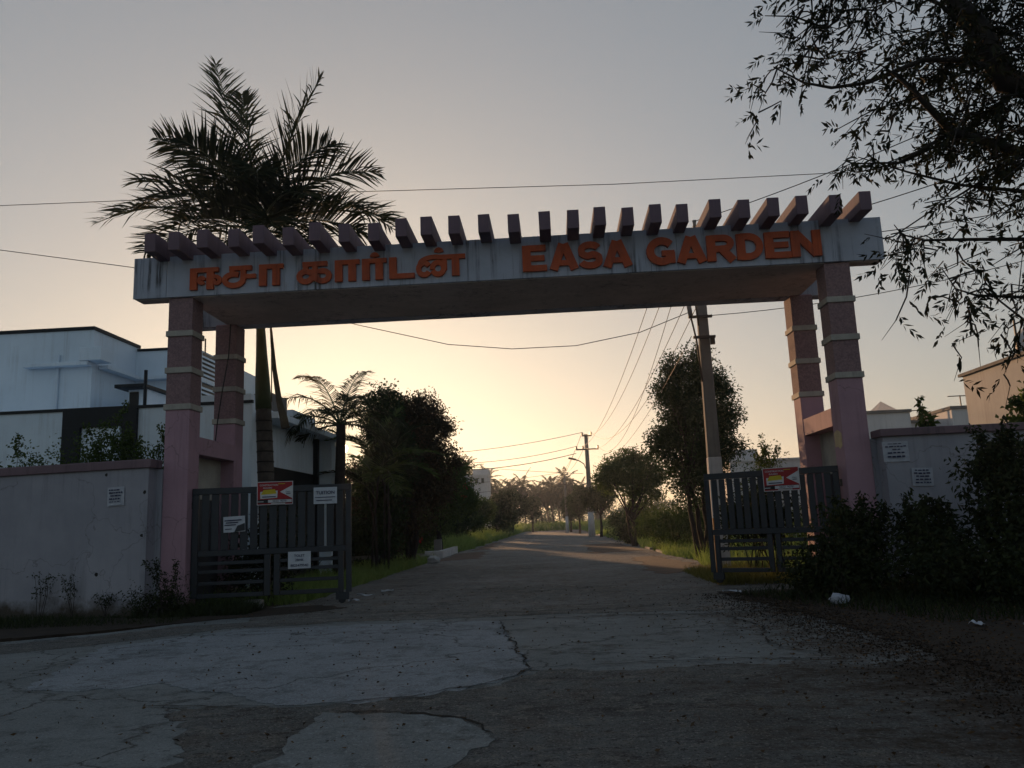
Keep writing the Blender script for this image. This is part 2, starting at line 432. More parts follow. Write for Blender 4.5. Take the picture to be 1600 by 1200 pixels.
RL = [p for p in left if p[1] > 13]; RR = [p for p in right if p[1] > 13]
sheet('road', jag([(p[0] + .06, p[1]) for p in RL], .07, .5, 13, False) + [Vector((-4.6, 12.1)), Vector((-2, 11.8)), Vector((0, 11.95)), Vector((2, 11.75)), Vector((3.9, 12.2))] + jag([(p[0] - .06, p[1]) for p in RR], .07, .5, 14, False) + [Vector((3.84, 127))], .005, MT['road_pale'], .004, kind='structure')
P5 = [(-4.9, 11.9), (-3, 12.0), (0, 11.9), (3.6, 12.0), (3.9, 13.2), (1, 13.1), (-2, 13.2), (-4.6, 13.0)]
for i, (x0, x1, y0, y1) in enumerate([(-4.6, -3.0, 31, 40), (2.4, 3.9, 19.5, 29), (-4.4, -3.6, 42, 60), (1.5, 3.7, 33, 46)]):
    q = [(x0, y0), (x1, y0 + 1), (x1 - .4, y1), (x0 + .1, y1 - 1)]
    sheet('reddish_patch', jag(q, .25, .4, 20 + i), .010 + .001 * i, MT['redpatch'], .02, kind='structure')  # irregular reddish patches laid on the road
for y in (48, 56, 64, 74, 86, 100):
    MB().box(-1.75, -1.6, y, y + 3, 0, .016).build('lane_dash', MT['linepaint'], kind='structure')
for i in range(16):
    y = 30 + i * 4.2 + rnd.uniform(0, 1)
    if i in (3, 8): continue
    MB().box(3.95, 4.09, y, y + rnd.uniform(2.2, 3.6), -.03, .07).build('kerb_stone', MT['concrete'], kind='structure', bevel=.012)
# a far hill
mb = MB(); n = 14
ring = [(178 + math.cos(2 * math.pi * i / n) * 75 * rnd.uniform(.85, 1.15), 430 + math.sin(2 * math.pi * i / n) * 75, -.5) for i in range(n)]
ring2 = [(178 + math.cos(2 * math.pi * i / n) * 18 * rnd.uniform(.8, 1.2), 430 + math.sin(2 * math.pi * i / n) * 18, 42) for i in range(n)]
mb.add(ring + ring2 + [(175, 430, 57.2)], [(i, (i + 1) % n, n + (i + 1) % n, n + i) for i in range(n)] + [(n + i, n + (i + 1) % n, 2 * n) for i in range(n)])
mb.build('hill', MT['hill'], kind='structure')

# ---------------------------------------------------------------- entrance arch
D = 14.1; ZB, ZT = 5.69, 6.48; XL, XR = -7.63, 6.12
arch = thing('entrance_arch', 'wide concrete entrance arch with orange lettering, pink columns and rafters on top', 'arch', (0, D + 1.3, 0))
cols = [(-6.96, 14.15), (-6.98, 16.3), (5.05, 14.15), (5.06, 16.3)]
for cx, cy_ in cols:
    CW = .45
    col = MB().box(cx, cx + CW, cy_, cy_ + CW, -.05, 3.58).build('column', MT['pink'], arch, bevel=.008)
    MB().box(cx + .012, cx + CW - .012, cy_ + .012, cy_ + CW - .012, 3.575, ZB + .02).build('column_core', MT['pink'], col)
    for zb in (3.58, 4.26, 4.95):
        MB().box(cx - .03, cx + CW + .03, cy_ - .03, cy_ + CW + .03, zb, zb + .105).build('column_band', MT['cream'], col, bevel=.006)
    for z0, z1 in ((3.685, 4.26), (4.365, 4.95), (5.055, ZB - .002)):
        MB().box(cx, cx + CW, cy_, cy_ + CW, z0, z1).build('stone_cladding', MT['stone'], col)
for cx in (-6.96, 5.06):
    MB().box(cx + .01, cx + .44, 14.6, 16.3, 2.80, 3.12).build('tie_beam', MT['pink'], arch)
    ox = cx + .06 if cx < 0 else cx + .30
    MB().box(ox, ox + .09, 14.6, 16.3, 2.0, 2.80).build('infill_panel', MT['cream'], arch)
    MB().box(ox + .02, ox + .07, 14.6, 16.3, .02, 1.998).build('side_door', MT['gate'], arch)
MB().box(XL + .02, XR - .02, D + .025, D + .34, ZB, ZT).build('front_beam', MT['fascia'], arch)
MB().box(XL, XR, 16.36, 16.7, ZB, ZT).build('back_beam', MT['fascia'], arch)
MB().box(-6.74, 5.28, D + .34, 16.36, ZB + .012, ZB + .17).build('soffit_slab', MT['soffit'], arch)
MB().box(XL + .05, XR - .05, D + .05, D + .33, ZB - .012, ZB).build('beam_soffit', MT['soffit'], arch)
xs = [XL, -7.0, -4.55, -1.36, .55, 2.45, 5.02, XR]
for a, b in zip(xs[:-1], xs[1:]):
    MB().box(a + .004, b - .004, D, D + .028, ZB + .003, ZT - .003).build('fascia_panel', MT['fascia'], arch)
RX = [-7.15, -6.7, -6.17, -5.63, -5.12, -4.62, -4.11, -3.61, -3.08, -2.57, -2.12, -1.63, -1.1, -.57, -.02, .48, .95, 1.45, 1.92, 2.4, 2.96, 3.45, 3.95, 4.47, 5.02, 5.55]
rm = None
for i, x in enumerate(RX):
    if rm is None:
        mb = MB()
        prof = [(0, 0), (0, .34), (3.75, .34), (3.75, 0)]
        mb.prism([(0, p[0], p[1]) for p in prof], (.205, 0, 0))
        o = mb.build('rafter', MT['mauve'], arch, local=True, bevel=.006); rm = o.data
    else:
        o = link_mesh('rafter', rm, arch)
    o.location = (x, 13.5 + rnd.uniform(-.09, .07) - org[arch.name].y, 6.385 + rnd.uniform(-.03, .03))
    o.rotation_euler = (rnd.uniform(-.004, .004), rnd.uniform(-.012, .012), rnd.uniform(-.006, .006))


# ---- raised letters: ribbons of the letter's strokes
def stroke(mb, pts, wd, y0, y1, closed=False):
    P = [Vector((p[0], p[1])) for p in pts]; k = len(P)
    L, R_ = [], []
    for i in range(k):
        if closed: a, b = P[(i - 1) % k], P[(i + 1) % k]
        else: a, b = P[max(i - 1, 0)], P[min(i + 1, k - 1)]
        d0 = (P[i] - a); d1 = (b - P[i])
        if d0.length < 1e-6: d0 = d1
        if d1.length < 1e-6: d1 = d0
        d0.normalize(); d1.normalize()
        t = (d0 + d1); t = t.normalized() if t.length > 1e-4 else d0
        nrm = Vector((-t.y, t.x)); c = max(.5, nrm.dot(Vector((-d0.y, d0.x))))
        L.append(P[i] + nrm * wd / 2 / c); R_.append(P[i] - nrm * wd / 2 / c)
    v = []
    for q in range(k):
        v += [(L[q].x, y0, L[q].y), (R_[q].x, y0, R_[q].y), (L[q].x, y1, L[q].y), (R_[q].x, y1, R_[q].y)]
    f = []
    for q in range(k if closed else k - 1):
        a = 4 * q; b = 4 * ((q + 1) % k)
        f += [(a, b, b + 1, a + 1), (a + 2, a + 3, b + 3, b + 2), (a, a + 2, b + 2, b), (a + 1, b + 1, b + 3, a + 3)]
    if not closed:
        f += [(0, 1, 3, 2), (4 * k - 4, 4 * k - 2, 4 * k - 1, 4 * k - 3)]
    mb.add(v, f)


def arc(cx, cz, rx, rz, a0, a1, n=12):
    return [(cx + rx * math.cos(RAD(a0 + (a1 - a0) * i / n)), cz + rz * math.sin(RAD(a0 + (a1 - a0) * i / n))) for i in range(n + 1)]


# each letter: list of (points, width) in a box 1 high; w = its natural width
LET = {
    'E': (.95, [([(.15, 0), (.15, 1)], .30), ([(.15, .89), (.92, .89)], .22), ([(.15, .5), (.86, .5)], .2), ([(.15, .11), (.95, .11)], .22)]),
    'A': (1.1, [([(.14, 0), (.52, 1)], .29), ([(.96, 0), (.58, 1)], .29), ([(.28, .26), (.82, .26)], .19)]),
    'S': (.95, [(arc(.48, .72, .34, .19, 20, 180, 10) + arc(.48, .63, .34, .16, 200, 255, 4) + arc(.48, .37, .36, .16, 75, 20, 4) + arc(.48, .29, .36, .19, 0, -165, 10), .235)]),
    'G': (1.05, [(arc(.55, .5, .42, .40, 38, 330, 18), .26), ([(.55, .42), (1.02, .42)], .19), ([(.9, .03), (.9, .45)], .25)]),
    'R': (1.1, [([(.15, 0), (.15, 1)], .30), ([(.15, .89), (.62, .89)] + arc(.62, .68, .27, .21, 80, -80, 8) + [(.15, .47)], .22), ([(.55, .47), (.95, 0)], .28)]),
    'D': (1.05, [([(.15, 0), (.15, 1)], .30), ([(.15, .89), (.45, .89)] + arc(.45, .5, .44, .39, 80, -80, 10) + [(.15, .11)], .24)]),
    'N': (1.05, [([(.14, 0), (.14, 1)], .28), ([(.91, 0), (.91, 1)], .28), ([(.17, .93), (.88, .07)], .27)]),
    'ii': (1.55, [([(.17, -.02), (.17, 1)], .30), ([(.02, .90), (1.38, .90)], .20), ([(.98, -.02), (.98, .95)], .31), (arc(.56, .42, .12, .13, 0, 330, 9), .17), ([(.98, .62), (1.28, .56)] + arc(1.3, .40, .14, .15, 70, -200, 9), .17)]),
    'ca': (1.58, [([(.28, .90), (1.36, .90)], .20), ([(.42, .9), (.42, .6)], .22), ([(.95, .9), (.95, .45)] + arc(.5, .36, .44, .27, 0, -300, 14), .23), ([(.9, .5), (1.56, .5)], .19)]),
    'aa': (1.2, [([(.2, 0), (.2, 1)], .32), ([(.03, .90), (1.18, .90)], .20), ([(.83, 0), (.83, .95)], .32)]),
    'ka': (1.62, [([(.28, .90), (1.42, .90)], .20), ([(.42, .9), (.42, .58)], .22), ([(.85, .9), (.85, .1)], .22), (arc(.42, .33, .30, .24, 20, 380, 14), .23), ([(.5, .55), (1.2, .55)], .19), (arc(1.2, .33, .30, .24, 110, -200, 12), .23)]),
    'ra': (1.2, [([(.2, 0), (.2, 1)], .32), ([(.03, .90), (1.18, .90)], .20), ([(.83, 0), (.83, .95)], .32), (arc(.62, 1.08, .10, .10, 0, 180, 8), .22)]),
    'da': (1.25, [([(.17, 0), (.17, 1)], .32), ([(.1, .11), (1.22, .11)], .22)]),
    'na': (2.45, [(arc(.42, .38, .27, .28, 30, 330, 14), .22), ([(.20, .55)] + arc(.95, .62, .72, .30, 165, 60, 10), .2), (arc(1.1, .38, .28, .28, -160, 190, 14), .22), ([(1.2, .90), (2.43, .90)], .20), ([(1.95, 0), (1.95, .95)], .32), ([(1.42, .3), (1.42, .85)], .2), (arc(1.15, 1.14, .11, .11, 0, 180, 8), .22)]),
}
WORDS = [('E', -.345, .092), ('A', .14, .657), ('S', .66, 1.092), ('A', 1.11, 1.629), ('G', 1.9, 2.412), ('A', 2.438, 2.964), ('R', 2.985, 3.51), ('D', 3.52, 3.993), ('E', 4.019, 4.475), ('N', 4.486, 5.005),
         ('ii', -6.531, -5.93), ('ca', -5.9, -5.284), ('aa', -5.236, -4.767), ('ka', -4.527, -3.874), ('aa', -3.82, -3.345), ('ra', -3.314, -2.845), ('da', -2.797, -2.324), ('na', -2.317, -1.392)]
for nm, x0, x1 in WORDS:
    wn, st = LET[nm]; latin = len(nm) == 1
    z0, h = (5.80, .485) if latin else (5.80, .405)
    sx = (x1 - x0) / wn
    mb = MB()
    for k, (pp, wd) in enumerate(st):
        sw = wd * (sx + h) / 2 * 1.1
        closed = False
        stroke(mb, [(x0 + p[0] * sx, z0 + p[1] * h) for p in pp], sw, D - .062 + .003 * k, D + .01)
    mb.build('letter', MT['orange'], arch)

# ---------------------------------------------------------------- boundary walls
lw = thing('boundary_wall', 'lavender grey boundary wall with pink coping left of the arch', 'wall', (-10, 13.9, 0))
# front runs back slightly towards the left; a short return joins the column
mb = MB(); mb.prism([(-7.06, 13.82, -.1), (-22, 16.3, -.1), (-22, 16.55, -.1), (-7.06, 14.12, -.1)], (0, 0, 2.62)); mb.build('wall_face', MT['bwall'], lw)
MB().box(-7.09, -6.962, 14.12, 14.32, -.1, 2.51).build('wall_return', MT['bwall'], lw)
mb = MB(); mb.prism([(-7.0, 13.76, 2.52), (-22, 16.24, 2.52), (-22, 16.62, 2.52), (-7.0, 14.2, 2.52)], (0, 0, .155)); mb.build('coping', MT['coping'], lw, bevel=.012)
mb = MB()
for hx, hz, hr in ((-8.0, .72, .035), (-7.12, 2.1, .03), (-7.15, 1.35, .028), (-7.9, 2.44, .03)):
    yy = 13.82 - (hx + 7.06) * .166 - .004
    mb.prism([(hx + hr * rnd.uniform(.7, 1.3) * math.cos(a * .9), yy, hz + hr * rnd.uniform(.7, 1.3) * math.sin(a * .9)) for a in range(7)], (0, .01, 0))
mb.build('chipped_hole', MT['dark'], lw)
rw = thing('boundary_wall', 'grey boundary wall with pink coping behind the shrubs right of the arch', 'wall', (8, 13.9, 0))
mb = MB(); mb.prism([(5.62, 13.9, -.1), (24, 13.2, -.1), (24, 13.5, -.1), (5.62, 14.2, -.1)], (0, 0, 2.6)); mb.build('wall_face', MT['bwall'], rw)
MB().box(5.502, 5.655, 14.2, 14.4, -.1, 2.5).build('wall_return', MT['bwall'], rw)
mb = MB(); mb.prism([(5.56, 13.84, 2.5), (24, 13.14, 2.5), (24, 13.56, 2.5), (5.56, 14.26, 2.5)], (0, 0, .13)); mb.build('coping', MT['coping'], rw, bevel=.012)


# ---------------------------------------------------------------- gates
def gate(loc, rot, W, z0, z1, label, flip):
    g = thing('gate_leaf', label, 'gate', loc, rot, 'steel gate leaves under the arch')
    s = -1 if flip else 1
    H = z1 - z0

    def bx(nm, u0, u1, za, zb, t=.05, yo=0, mt='gate'):
        a, b = sorted((u0 * s, u1 * s))
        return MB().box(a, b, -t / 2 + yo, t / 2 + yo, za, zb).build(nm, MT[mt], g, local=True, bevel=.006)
    zm = z0 + H * .40
    for f0, f1 in ((0, .04), (.965, 1)): bx('stile', W * f0, W * f1, z0, z1 - .115, .06)
    for f0, f1 in ((.452, .49), (.512, .55), (.915, .95)): bx('stile', W * f0, W * f1, z0, zm - .052, .06)
    bx('top_rail', 0, W, z1 - .113, z1, .064)
    bx('mid_rail', W * .042, W * .963, zm - .05, zm + .05, .058)
    bx('bottom_rail', W * .042, W * .45, z0, z0 + .075, .058); bx('bottom_rail', W * .552, W * .913, z0, z0 + .075, .058)
    nsl = 15; a, b = .05, .955; stp = (b - a) / nsl
    for i in range(nsl):
        c = a + stp * (i + .5) + rnd.uniform(-.0008, .0008)
        bx('slat', W * (c - stp * .385), W * (c + stp * .385), zm + .052, z1 - .116, .022, .006)
    for a, b in ((.05, .45), (.552, .913)):
        for i, q in enumerate((.13, .235, .31)):
            zc = z0 + H * q
            bx('cross_slat', W * (a - .006), W * (b), zc - .032, zc + .032, .024, .004)
    # hinge pins and a foot wheel
    for zz in (z0 + .3, z1 - .3):
        mb = MB(); mb.tube([(-.025 * s, 0, zz - .06), (-.025 * s, 0, zz + .06)], .022, 10); mb.build('hinge', MT['steel'], g, local=True)
    o = bx('wheel_bracket', W * .9, W * .985, z0 - .13, z0, .05, 0, 'gate')
    mb = MB(); mb.tube([(W * .94 * s, -.02, z0 - .13), (W * .94 * s, .02, z0 - .13)], .065, 16); mb.build('wheel', MT['black'], g, local=True)
    return g


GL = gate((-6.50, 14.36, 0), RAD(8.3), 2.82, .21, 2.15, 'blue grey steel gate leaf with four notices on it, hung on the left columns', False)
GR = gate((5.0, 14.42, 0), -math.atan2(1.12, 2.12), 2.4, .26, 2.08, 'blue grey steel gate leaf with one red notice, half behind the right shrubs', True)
MB().box(-5.6, -5.3, 14.3, 14.75, -.02, .14).build('gate_stop', MT['concrete'], bevel=.02, label='small concrete stop block on the ground under the left gate leaf', cat='block')


# ---------------------------------------------------------------- notices
def text_mesh(s, size, mat, name='print'):
    cu = bpy.data.curves.new('t', 'FONT'); cu.body = s; cu.size = size; cu.align_x = 'CENTER'; cu.align_y = 'CENTER'; cu.offset = size * .012
    o = bpy.data.objects.new('t', cu); C.objects.link(o)
    dg = bpy.context.evaluated_depsgraph_get(); me = bpy.data.meshes.new_from_object(o.evaluated_get(dg))
    bpy.data.objects.remove(o); bpy.data.curves.remove(cu)
    me.materials.clear(); me.materials.append(mat)
    return me


def notice(name, label, cat, c, wd, ht, rz, tilt, sheetmat, prints, group=None, curl=.01):
    """c centre, faces -Y before rotation rz; prints: list of ('bar',x,z,w,h,mat) / ('text',x,z,size,str,mat) / ('poly',pts,mat) in sheet units of metres"""
    t = thing(name, label, cat, c, rz, group)
    mb = MB(); NX, NZ = 6, 4; vs_ = []
    ct, st_ = math.cos(tilt), math.sin(tilt)

    def pt(x, y, z): return (x * ct - z * st_, y, x * st_ + z * ct)
    for j in range(NZ + 1):
        for i in range(NX + 1):
            x = (i / NX - .5) * wd; z = (j / NZ - .5) * ht
            e = abs(i / NX - .5) * 2; vs_.append(pt(x, -curl * (e ** 3) * (1 if (i + j) % 2 else .7), z))
    fs = [(j * (NX + 1) + i, j * (NX + 1) + i + 1, (j + 1) * (NX + 1) + i + 1, (j + 1) * (NX + 1) + i) for j in range(NZ) for i in range(NX)]
    k = len(vs_); vs2 = [(p[0], p[1] + .003, p[2]) for p in vs_]
    mb.add(vs_, fs); mb.add(vs2, [tuple(reversed(f)) for f in fs])
    mb.build('sheet', sheetmat, t, local=True)
    for q, pr in enumerate(prints):
        y = -curl - .003 - .0012 * q
        if pr[0] == 'bar':
            _, x, z, w_, h_, m = pr
            MB().quad(pt(x - w_ / 2, y, z - h_ / 2), pt(x + w_ / 2, y, z - h_ / 2), pt(x + w_ / 2, y, z + h_ / 2), pt(x - w_ / 2, y, z + h_ / 2)).build('print', m, t, local=True)
        elif pr[0] == 'poly':
            MB().add([pt(a, y, b) for a, b in pr[1]], [tuple(range(len(pr[1])))]).build('print', pr[2], t, local=True)
        else:
            _, x, z, size, s, m = pr
            o = link_mesh('print', text_mesh(s, size, m), t)
            p = pt(x, y, z); o.location = p; o.rotation_euler = (math.pi / 2, -tilt, 0)
    return t


W_, K_, Y_, B_ = MT['prwhite'], MT['ink'], MT['yellow'], MT['black']


def words(rows, seed, mat):
    r = random.Random(seed); out = []
    for x0, x1, z, h_ in rows:
        x = x0
        while x < x1 - .015:
            w_ = min(r.uniform(.025, .075), x1 - x); out.append(('bar', x + w_ / 2, z + r.uniform(-.002, .002), w_, h_ * r.uniform(.75, 1.0), mat)); x += w_ + r.uniform(.010, .018)
    return out


def redposter(c, rz, label):
    wd, ht = .64, .42
    pr = [('bar', 0, 0, wd, ht, W_), ('bar', 0, 0, wd - .022, ht - .022, MT['red']),
          ('poly', [(.09, .02), (.309, .135), (.309, -.10)], W_),
          ('text', -.11, .145, .042, 'CONSTRUCTION', W_), ('text', -.13, .095, .036, 'BUILDERS', W_),
          ('poly', [(-.26, -.10), (.04, -.085), (.05, .045), (-.26, .03)], W_), ('poly', [(-.25, -.025), (.03, -.01), (-.0, .07), (-.2, .06)], Y_),
          ('bar', -.105, -.065, .24, .018, K_), ('bar', .0, -.145, .6, .062, B_),
          ('bar', .09, -.145, .42, .05, W_), ('text', .09, -.146, .05, '94421 90781', K_), ('bar', -.25, -.15, .1, .012, W_),
          ('bar', .06, -.188, .25, .014, W_), ('text', .235, .015, .035, 'CALL', K_), ('bar', .24, -.018, .08, .01, K_), ('bar', .12, .165, .12, .012, Y_)]
    return notice('advert_board', label, 'poster', c, wd, ht, rz, 0, MT['prwhite'], pr, 'red builder adverts tied to the gates', .004)


ga = RAD(8.3)


def on_left_gate(u, z, off=.05): return (-6.50 + u * math.cos(ga) + off * math.sin(ga), 14.36 + u * math.sin(ga) - off * math.cos(ga), z)


redposter(on_left_gate(1.46, 2.02), ga, 'red and white advert board tied to the left gate, beside the palm trunk')
rga = -math.atan2(1.12, 2.12)
redposter((5.0 - .97 * math.cos(rga) + .05 * math.sin(rga), 14.42 - .97 * math.sin(rga) - .05 * math.cos(rga), 1.90), rga, 'red and white advert board tied to the right gate, near the shrubs')
notice('paper_notice', 'torn blue printed sheet tied across the left half of the gate', 'notice', on_left_gate(.75, 1.49), .38, .28, ga, RAD(2), MT['paper'],
       [('bar', -.02, .07, .3, .02, K_), ('bar', -.04, .03, .22, .018, K_), ('bar', -.07, -.01, .2, .016, K_), ('poly', [(.0, -.138), (.055, -.03), (.185, .01), (.185, -.12)], MT['gate']), ('bar', -.1, -.08, .12, .012, K_)], curl=.008)
notice('paper_notice', 'white tuition sheet with faded lettering near the free end of the left gate', 'notice', on_left_gate(2.36, 1.945), .42, .30, ga, 0, MT['paper'],
       [('text', 0, .05, .085, 'TUITION', K_), ('bar', 0, -.03, .36, .012, K_), ('bar', -.02, -.085, .28, .014, K_)], curl=.012)
notice('paper_notice', 'white to-let sheet with three blue lines on the lower slats of the gate', 'notice', on_left_gate(1.90, .81), .40, .30, ga, 0, MT['paper'],
       [('text', 0, .075, .062, 'TOLET', K_), ('text', 0, -.0, .062, '2BHK', K_), ('text', 0, -.095, .062, '8825479540', K_)], curl=.004)
aw = math.atan2(2.48, -14.94) + math.pi
notice('paper_notice', 'small dark printed handbill pasted on the left boundary wall', 'notice', (-7.68, 13.82 + .62 * .166 - .012, 2.05), .34, .33, -.164, RAD(1.5), MT['paperdull'],
       words([(-.14, .10, .115, .024), (-.13, .14, .065, .030), (-.10, .11, .012, .026), (-.12, .12, -.042, .028), (-.12, .10, -.092, .014)], 1, K_) + [('bar', .0, -.138, .25, .022, MT['paper'])], 'handbills pasted on the walls', .006)
notice('paper_notice', 'pale handbill with dark lines high on the right boundary wall beside the column', 'notice', (5.80, 13.88, 2.24), .42, .34, -.038, 0, MT['paperdull'],
       words([(-.12, .10, .13, .014), (-.17, .17, .085, .022), (-.06, .07, .035, .020), (-.14, .13, -.02, .026), (-.15, .14, -.085, .030)], 2, K_), 'handbills pasted on the walls', .006)
notice('paper_notice', 'lower handbill on the right boundary wall, just above the shrub tops', 'notice', (6.18, 13.86, 1.80), .34, .30, -.038, RAD(-2), MT['paperdull'],
       words([(-.12, .10, .11, .022), (-.14, .14, .06, .026), (-.11, .10, .01, .024), (-.12, .12, -.045, .026), (-.13, .12, -.095, .022)], 3, K_), 'handbills pasted on the walls', .006)
mb = MB(); mb.prism([(5.046, 14.2, 2.62), (5.046, 14.22, 2.40), (5.046, 14.33, 2.36), (5.046, 14.42, 2.41), (5.046, 14.55, 2.40), (5.046, 14.56, 2.66), (5.046, 14.4, 2.70), (5.046, 14.3, 2.67)], (.004, 0, 0))
mb.build('torn_paper', paint('yellow_paper', (.55, .44, .25), (.42, .32, .2), 8, .8), label='yellow torn paper pasted on the inner face of the right column', cat='paper')  # torn sheet coloured a mottled yellow
mb = MB(); mb.tube([(-6.62, 16.2, 5.68), (-6.66, 16.22, 5.0), (-6.78, 16.2, 4.2), (-6.86, 16.2, 3.6), (-6.9, 16.2, 3.15)], .012, 6)
mb.build('loose_cable', MT['wire'], label='loose black cable hanging down the left rear column', cat='cable')


# ---------------------------------------------------------------- foliage generators
def unit(v): return v / np.maximum(np.linalg.norm(v, axis=-1, keepdims=True), 1e-9)


def leaves(pos, dr, L, W, rg, fold=.25):
    """diamond leaves: pos (n,3) base, dr (n,3) unit direction, L, W arrays -> V, F (two triangles each)"""
    n = len(pos)
    r = unit(rg.normal(size=(n, 3)))
    s = unit(np.cross(dr, r)); nn = np.cross(s, dr)
    L = np.broadcast_to(L, (n,))[:, None]; W = np.broadcast_to(W, (n,))[:, None]
    a = pos; c = pos + dr * L
    mid = pos + dr * L * .45 + nn * W * fold
    V = np.stack([a, mid + s * W * .5, c, mid - s * W * .5], 1).reshape(-1, 3)
    i = np.arange(n)[:, None] * 4
    Fq = np.concatenate([i + np.array([[0, 1, 2]]), i + np.array([[0, 2, 3]])], 0)
    return V, Fq


def cloud_leaves(centers, rad, per, L, W, rg, droop=.3, out=.4, flat=.8):
    n = len(centers) * per
    c = np.repeat(centers, per, 0); r = np.repeat(np.broadcast_to(rad, (len(centers),)), per)[:, None]
    off = rg.normal(size=(n, 3)); off[:, 2] *= flat
    off = unit(off) * (rg.random((n, 1)) ** .5) * r
    d = unit(off * out / np.maximum(r, .01) + rg.normal(size=(n, 3)) * .6 + np.array([0, 0, -droop]))
    return leaves(c + off, d, L * rg.uniform(.7, 1.3, n), W * rg.uniform(.7, 1.3, n), rg)


def blob_points(lobes, n, rg, shell=.55):
    """points in a union of ellipsoids, biased outwards: lobes (cx,cy,cz,rx,ry,rz,weight)"""
    lobes = np.array(lobes, dtype=float); wt = lobes[:, 6] / lobes[:, 6].sum()
    k = rg.choice(len(lobes), n, p=wt)
    d = unit(rg.normal(size=(n, 3))); q = (shell + (1 - shell) * rg.random((n, 1))) * np.where(rg.random((n, 1)) < .75, 1, rg.random((n, 1)))
    return lobes[k, :3] + d * q * lobes[k, 3:6]


def tree(name, label, base, trunk_h, tr, lobes, nclump, crad, per, L, W, mat, seed, group=None, stems=1, lean=0, trunkmat='bark', extra=None, cat='tree', limbs=18):
    rg = np.random.default_rng(seed); r = random.Random(seed)
    t = thing(name, label, cat, base, 0, group)
    b = Vector(base)
    cen = np.array([l[:3] for l in lobes]); top = Vector(cen.mean(0))
    mb = MB(); tips = []
    for s in range(stems):
        o = Vector((r.uniform(-.25, .25), r.uniform(-.25, .25), 0)) * (0 if stems == 1 else 1)
        p0 = b + o + Vector((0, 0, -.05)); p3 = Vector((b.x * .6 + top.x * .4 + o.x * 2, b.y * .6 + top.y * .4 + o.y * 2, b.z + trunk_h))
        pts_ = [p0.lerp(p3, q) + Vector((r.uniform(-1, 1), r.uniform(-1, 1), 0)) * tr * .35 * (q > 0) for q in (0, .25, .5, .75, 1)]
        k = tr * (1 if stems == 1 else .6)
        mb.tube(pts_, [k * 1.35, k * 1.02, k * .92, k * .82, k * .7], 9); tips.append(pts_[-1])
    mb.build('trunk', MT[trunkmat], t, smooth=True)
    sat = []
    for l in lobes:
        for _ in range(7):
            dv = unit(rg.normal(size=3)); dv[2] = abs(dv[2]) * .9 - .2; k_ = rg.uniform(.16, .34)
            sat.append((l[0] + dv[0] * l[3] * 1.02, l[1] + dv[1] * l[4], l[2] + dv[2] * l[5] * 1.05, l[3] * k_, l[4] * k_, l[5] * k_, l[6] * .075))
    pc = blob_points(list(lobes) + sat, int(nclump * 1.25), rg)
    lb = MB()
    for i in range(limbs):
        e = Vector(pc[r.randrange(len(pc))]); a = tips[i % len(tips)]
        m1 = a.lerp(e, .45) + Vector((r.uniform(-.2, .2), r.uniform(-.2, .2), (e - a).length * .12))
        lb.tube([a - Vector((0, 0, tr)), m1, e], [tr * .42, tr * .22, tr * .06], 5, False)
    if limbs: lb.build('limbs', MT[trunkmat], t, smooth=True)
    V, Fq = cloud_leaves(pc, crad * rg.uniform(.6, 1.3, len(pc)), per, L, W, rg)
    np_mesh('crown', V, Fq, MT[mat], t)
    if extra: extra(t, rg, pc)
    return t


def frond(mb_r, VV, FF, base, dirv, length, droop, nl, ll, lw_, rg, lift=.25, plane=None, hang=.35, r0=.03, start=.12, plume=0):
    """one feather frond: rachis tube into mb_r, leaflets appended to VV/FF (quads)"""
    d = Vector(dirv).normalized(); p = Vector(base); pts_ = [p.copy()]
    seg = 12
    for i in range(seg):
        d = (d + Vector((0, 0, -droop / seg))).normalized(); p = p + d * length / seg; pts_.append(p.copy())
    mb_r.tube(pts_, [r0 * (1 - .85 * i / seg) for i in range(seg + 1)], 5, False)
    side_ref = Vector((0, 0, 1)) if plane is None else Vector(plane)
    for i in range(nl):
        q = start + (1 - start) * (i + .5) / nl; f = q * seg; k = min(int(f), seg - 1)
        c = pts_[k].lerp(pts_[k + 1], f - k); t = (pts_[k + 1] - pts_[k]).normalized()
        s = t.cross(side_ref)
        s = s.normalized() if s.length > .05 else Vector((1, 0, 0))
        up = s.cross(t).normalized()
        if plume and rg.random() < .07: continue
        L = ll * (math.sin(math.pi * min(1, .18 + .80 * q)) ** .6) * rg.uniform(.8, 1.12)
        for sg in (-1, 1):
            v = (s * sg * 1.0 + t * (.55 + .7 * q) + up * (lift + rg.uniform(-.18, .22))).normalized()
            if plume: v = (v + up * rg.uniform(-plume, plume)).normalized()
            c1 = c + v * L * .5; v2 = (v + Vector((0, 0, -hang * rg.uniform(.5, 1.5)))).normalized(); c2 = c1 + v2 * L * .5
            wv = v.cross(up if rg.random() < .8 else s).normalized() * lw_ * .5
            n0 = len(VV)
            VV.extend([c - wv * .5, c + wv * .5, c1 + wv, c1 - wv, c2 + wv * .12, c2 - wv * .12])
            FF.extend([(n0, n0 + 1, n0 + 2, n0 + 3), (n0 + 3, n0 + 2, n0 + 4, n0 + 5)])


def palm_frond_object(parent, base, dirv, length, droop, nl, ll, lw_, rg, mat='leaf_palm', stemmat='shaft', **kw):
    mb = MB(); VV = []; FF = []
    frond(mb, VV, FF, base, dirv, length, droop, nl, ll, lw_, rg, **kw)
    fo = np_mesh('frond', np.array([tuple(v) for v in VV]), np.array(FF), MT[mat], parent)
    mb.build('frond_stem', MT[stemmat], fo, smooth=True)
    return fo


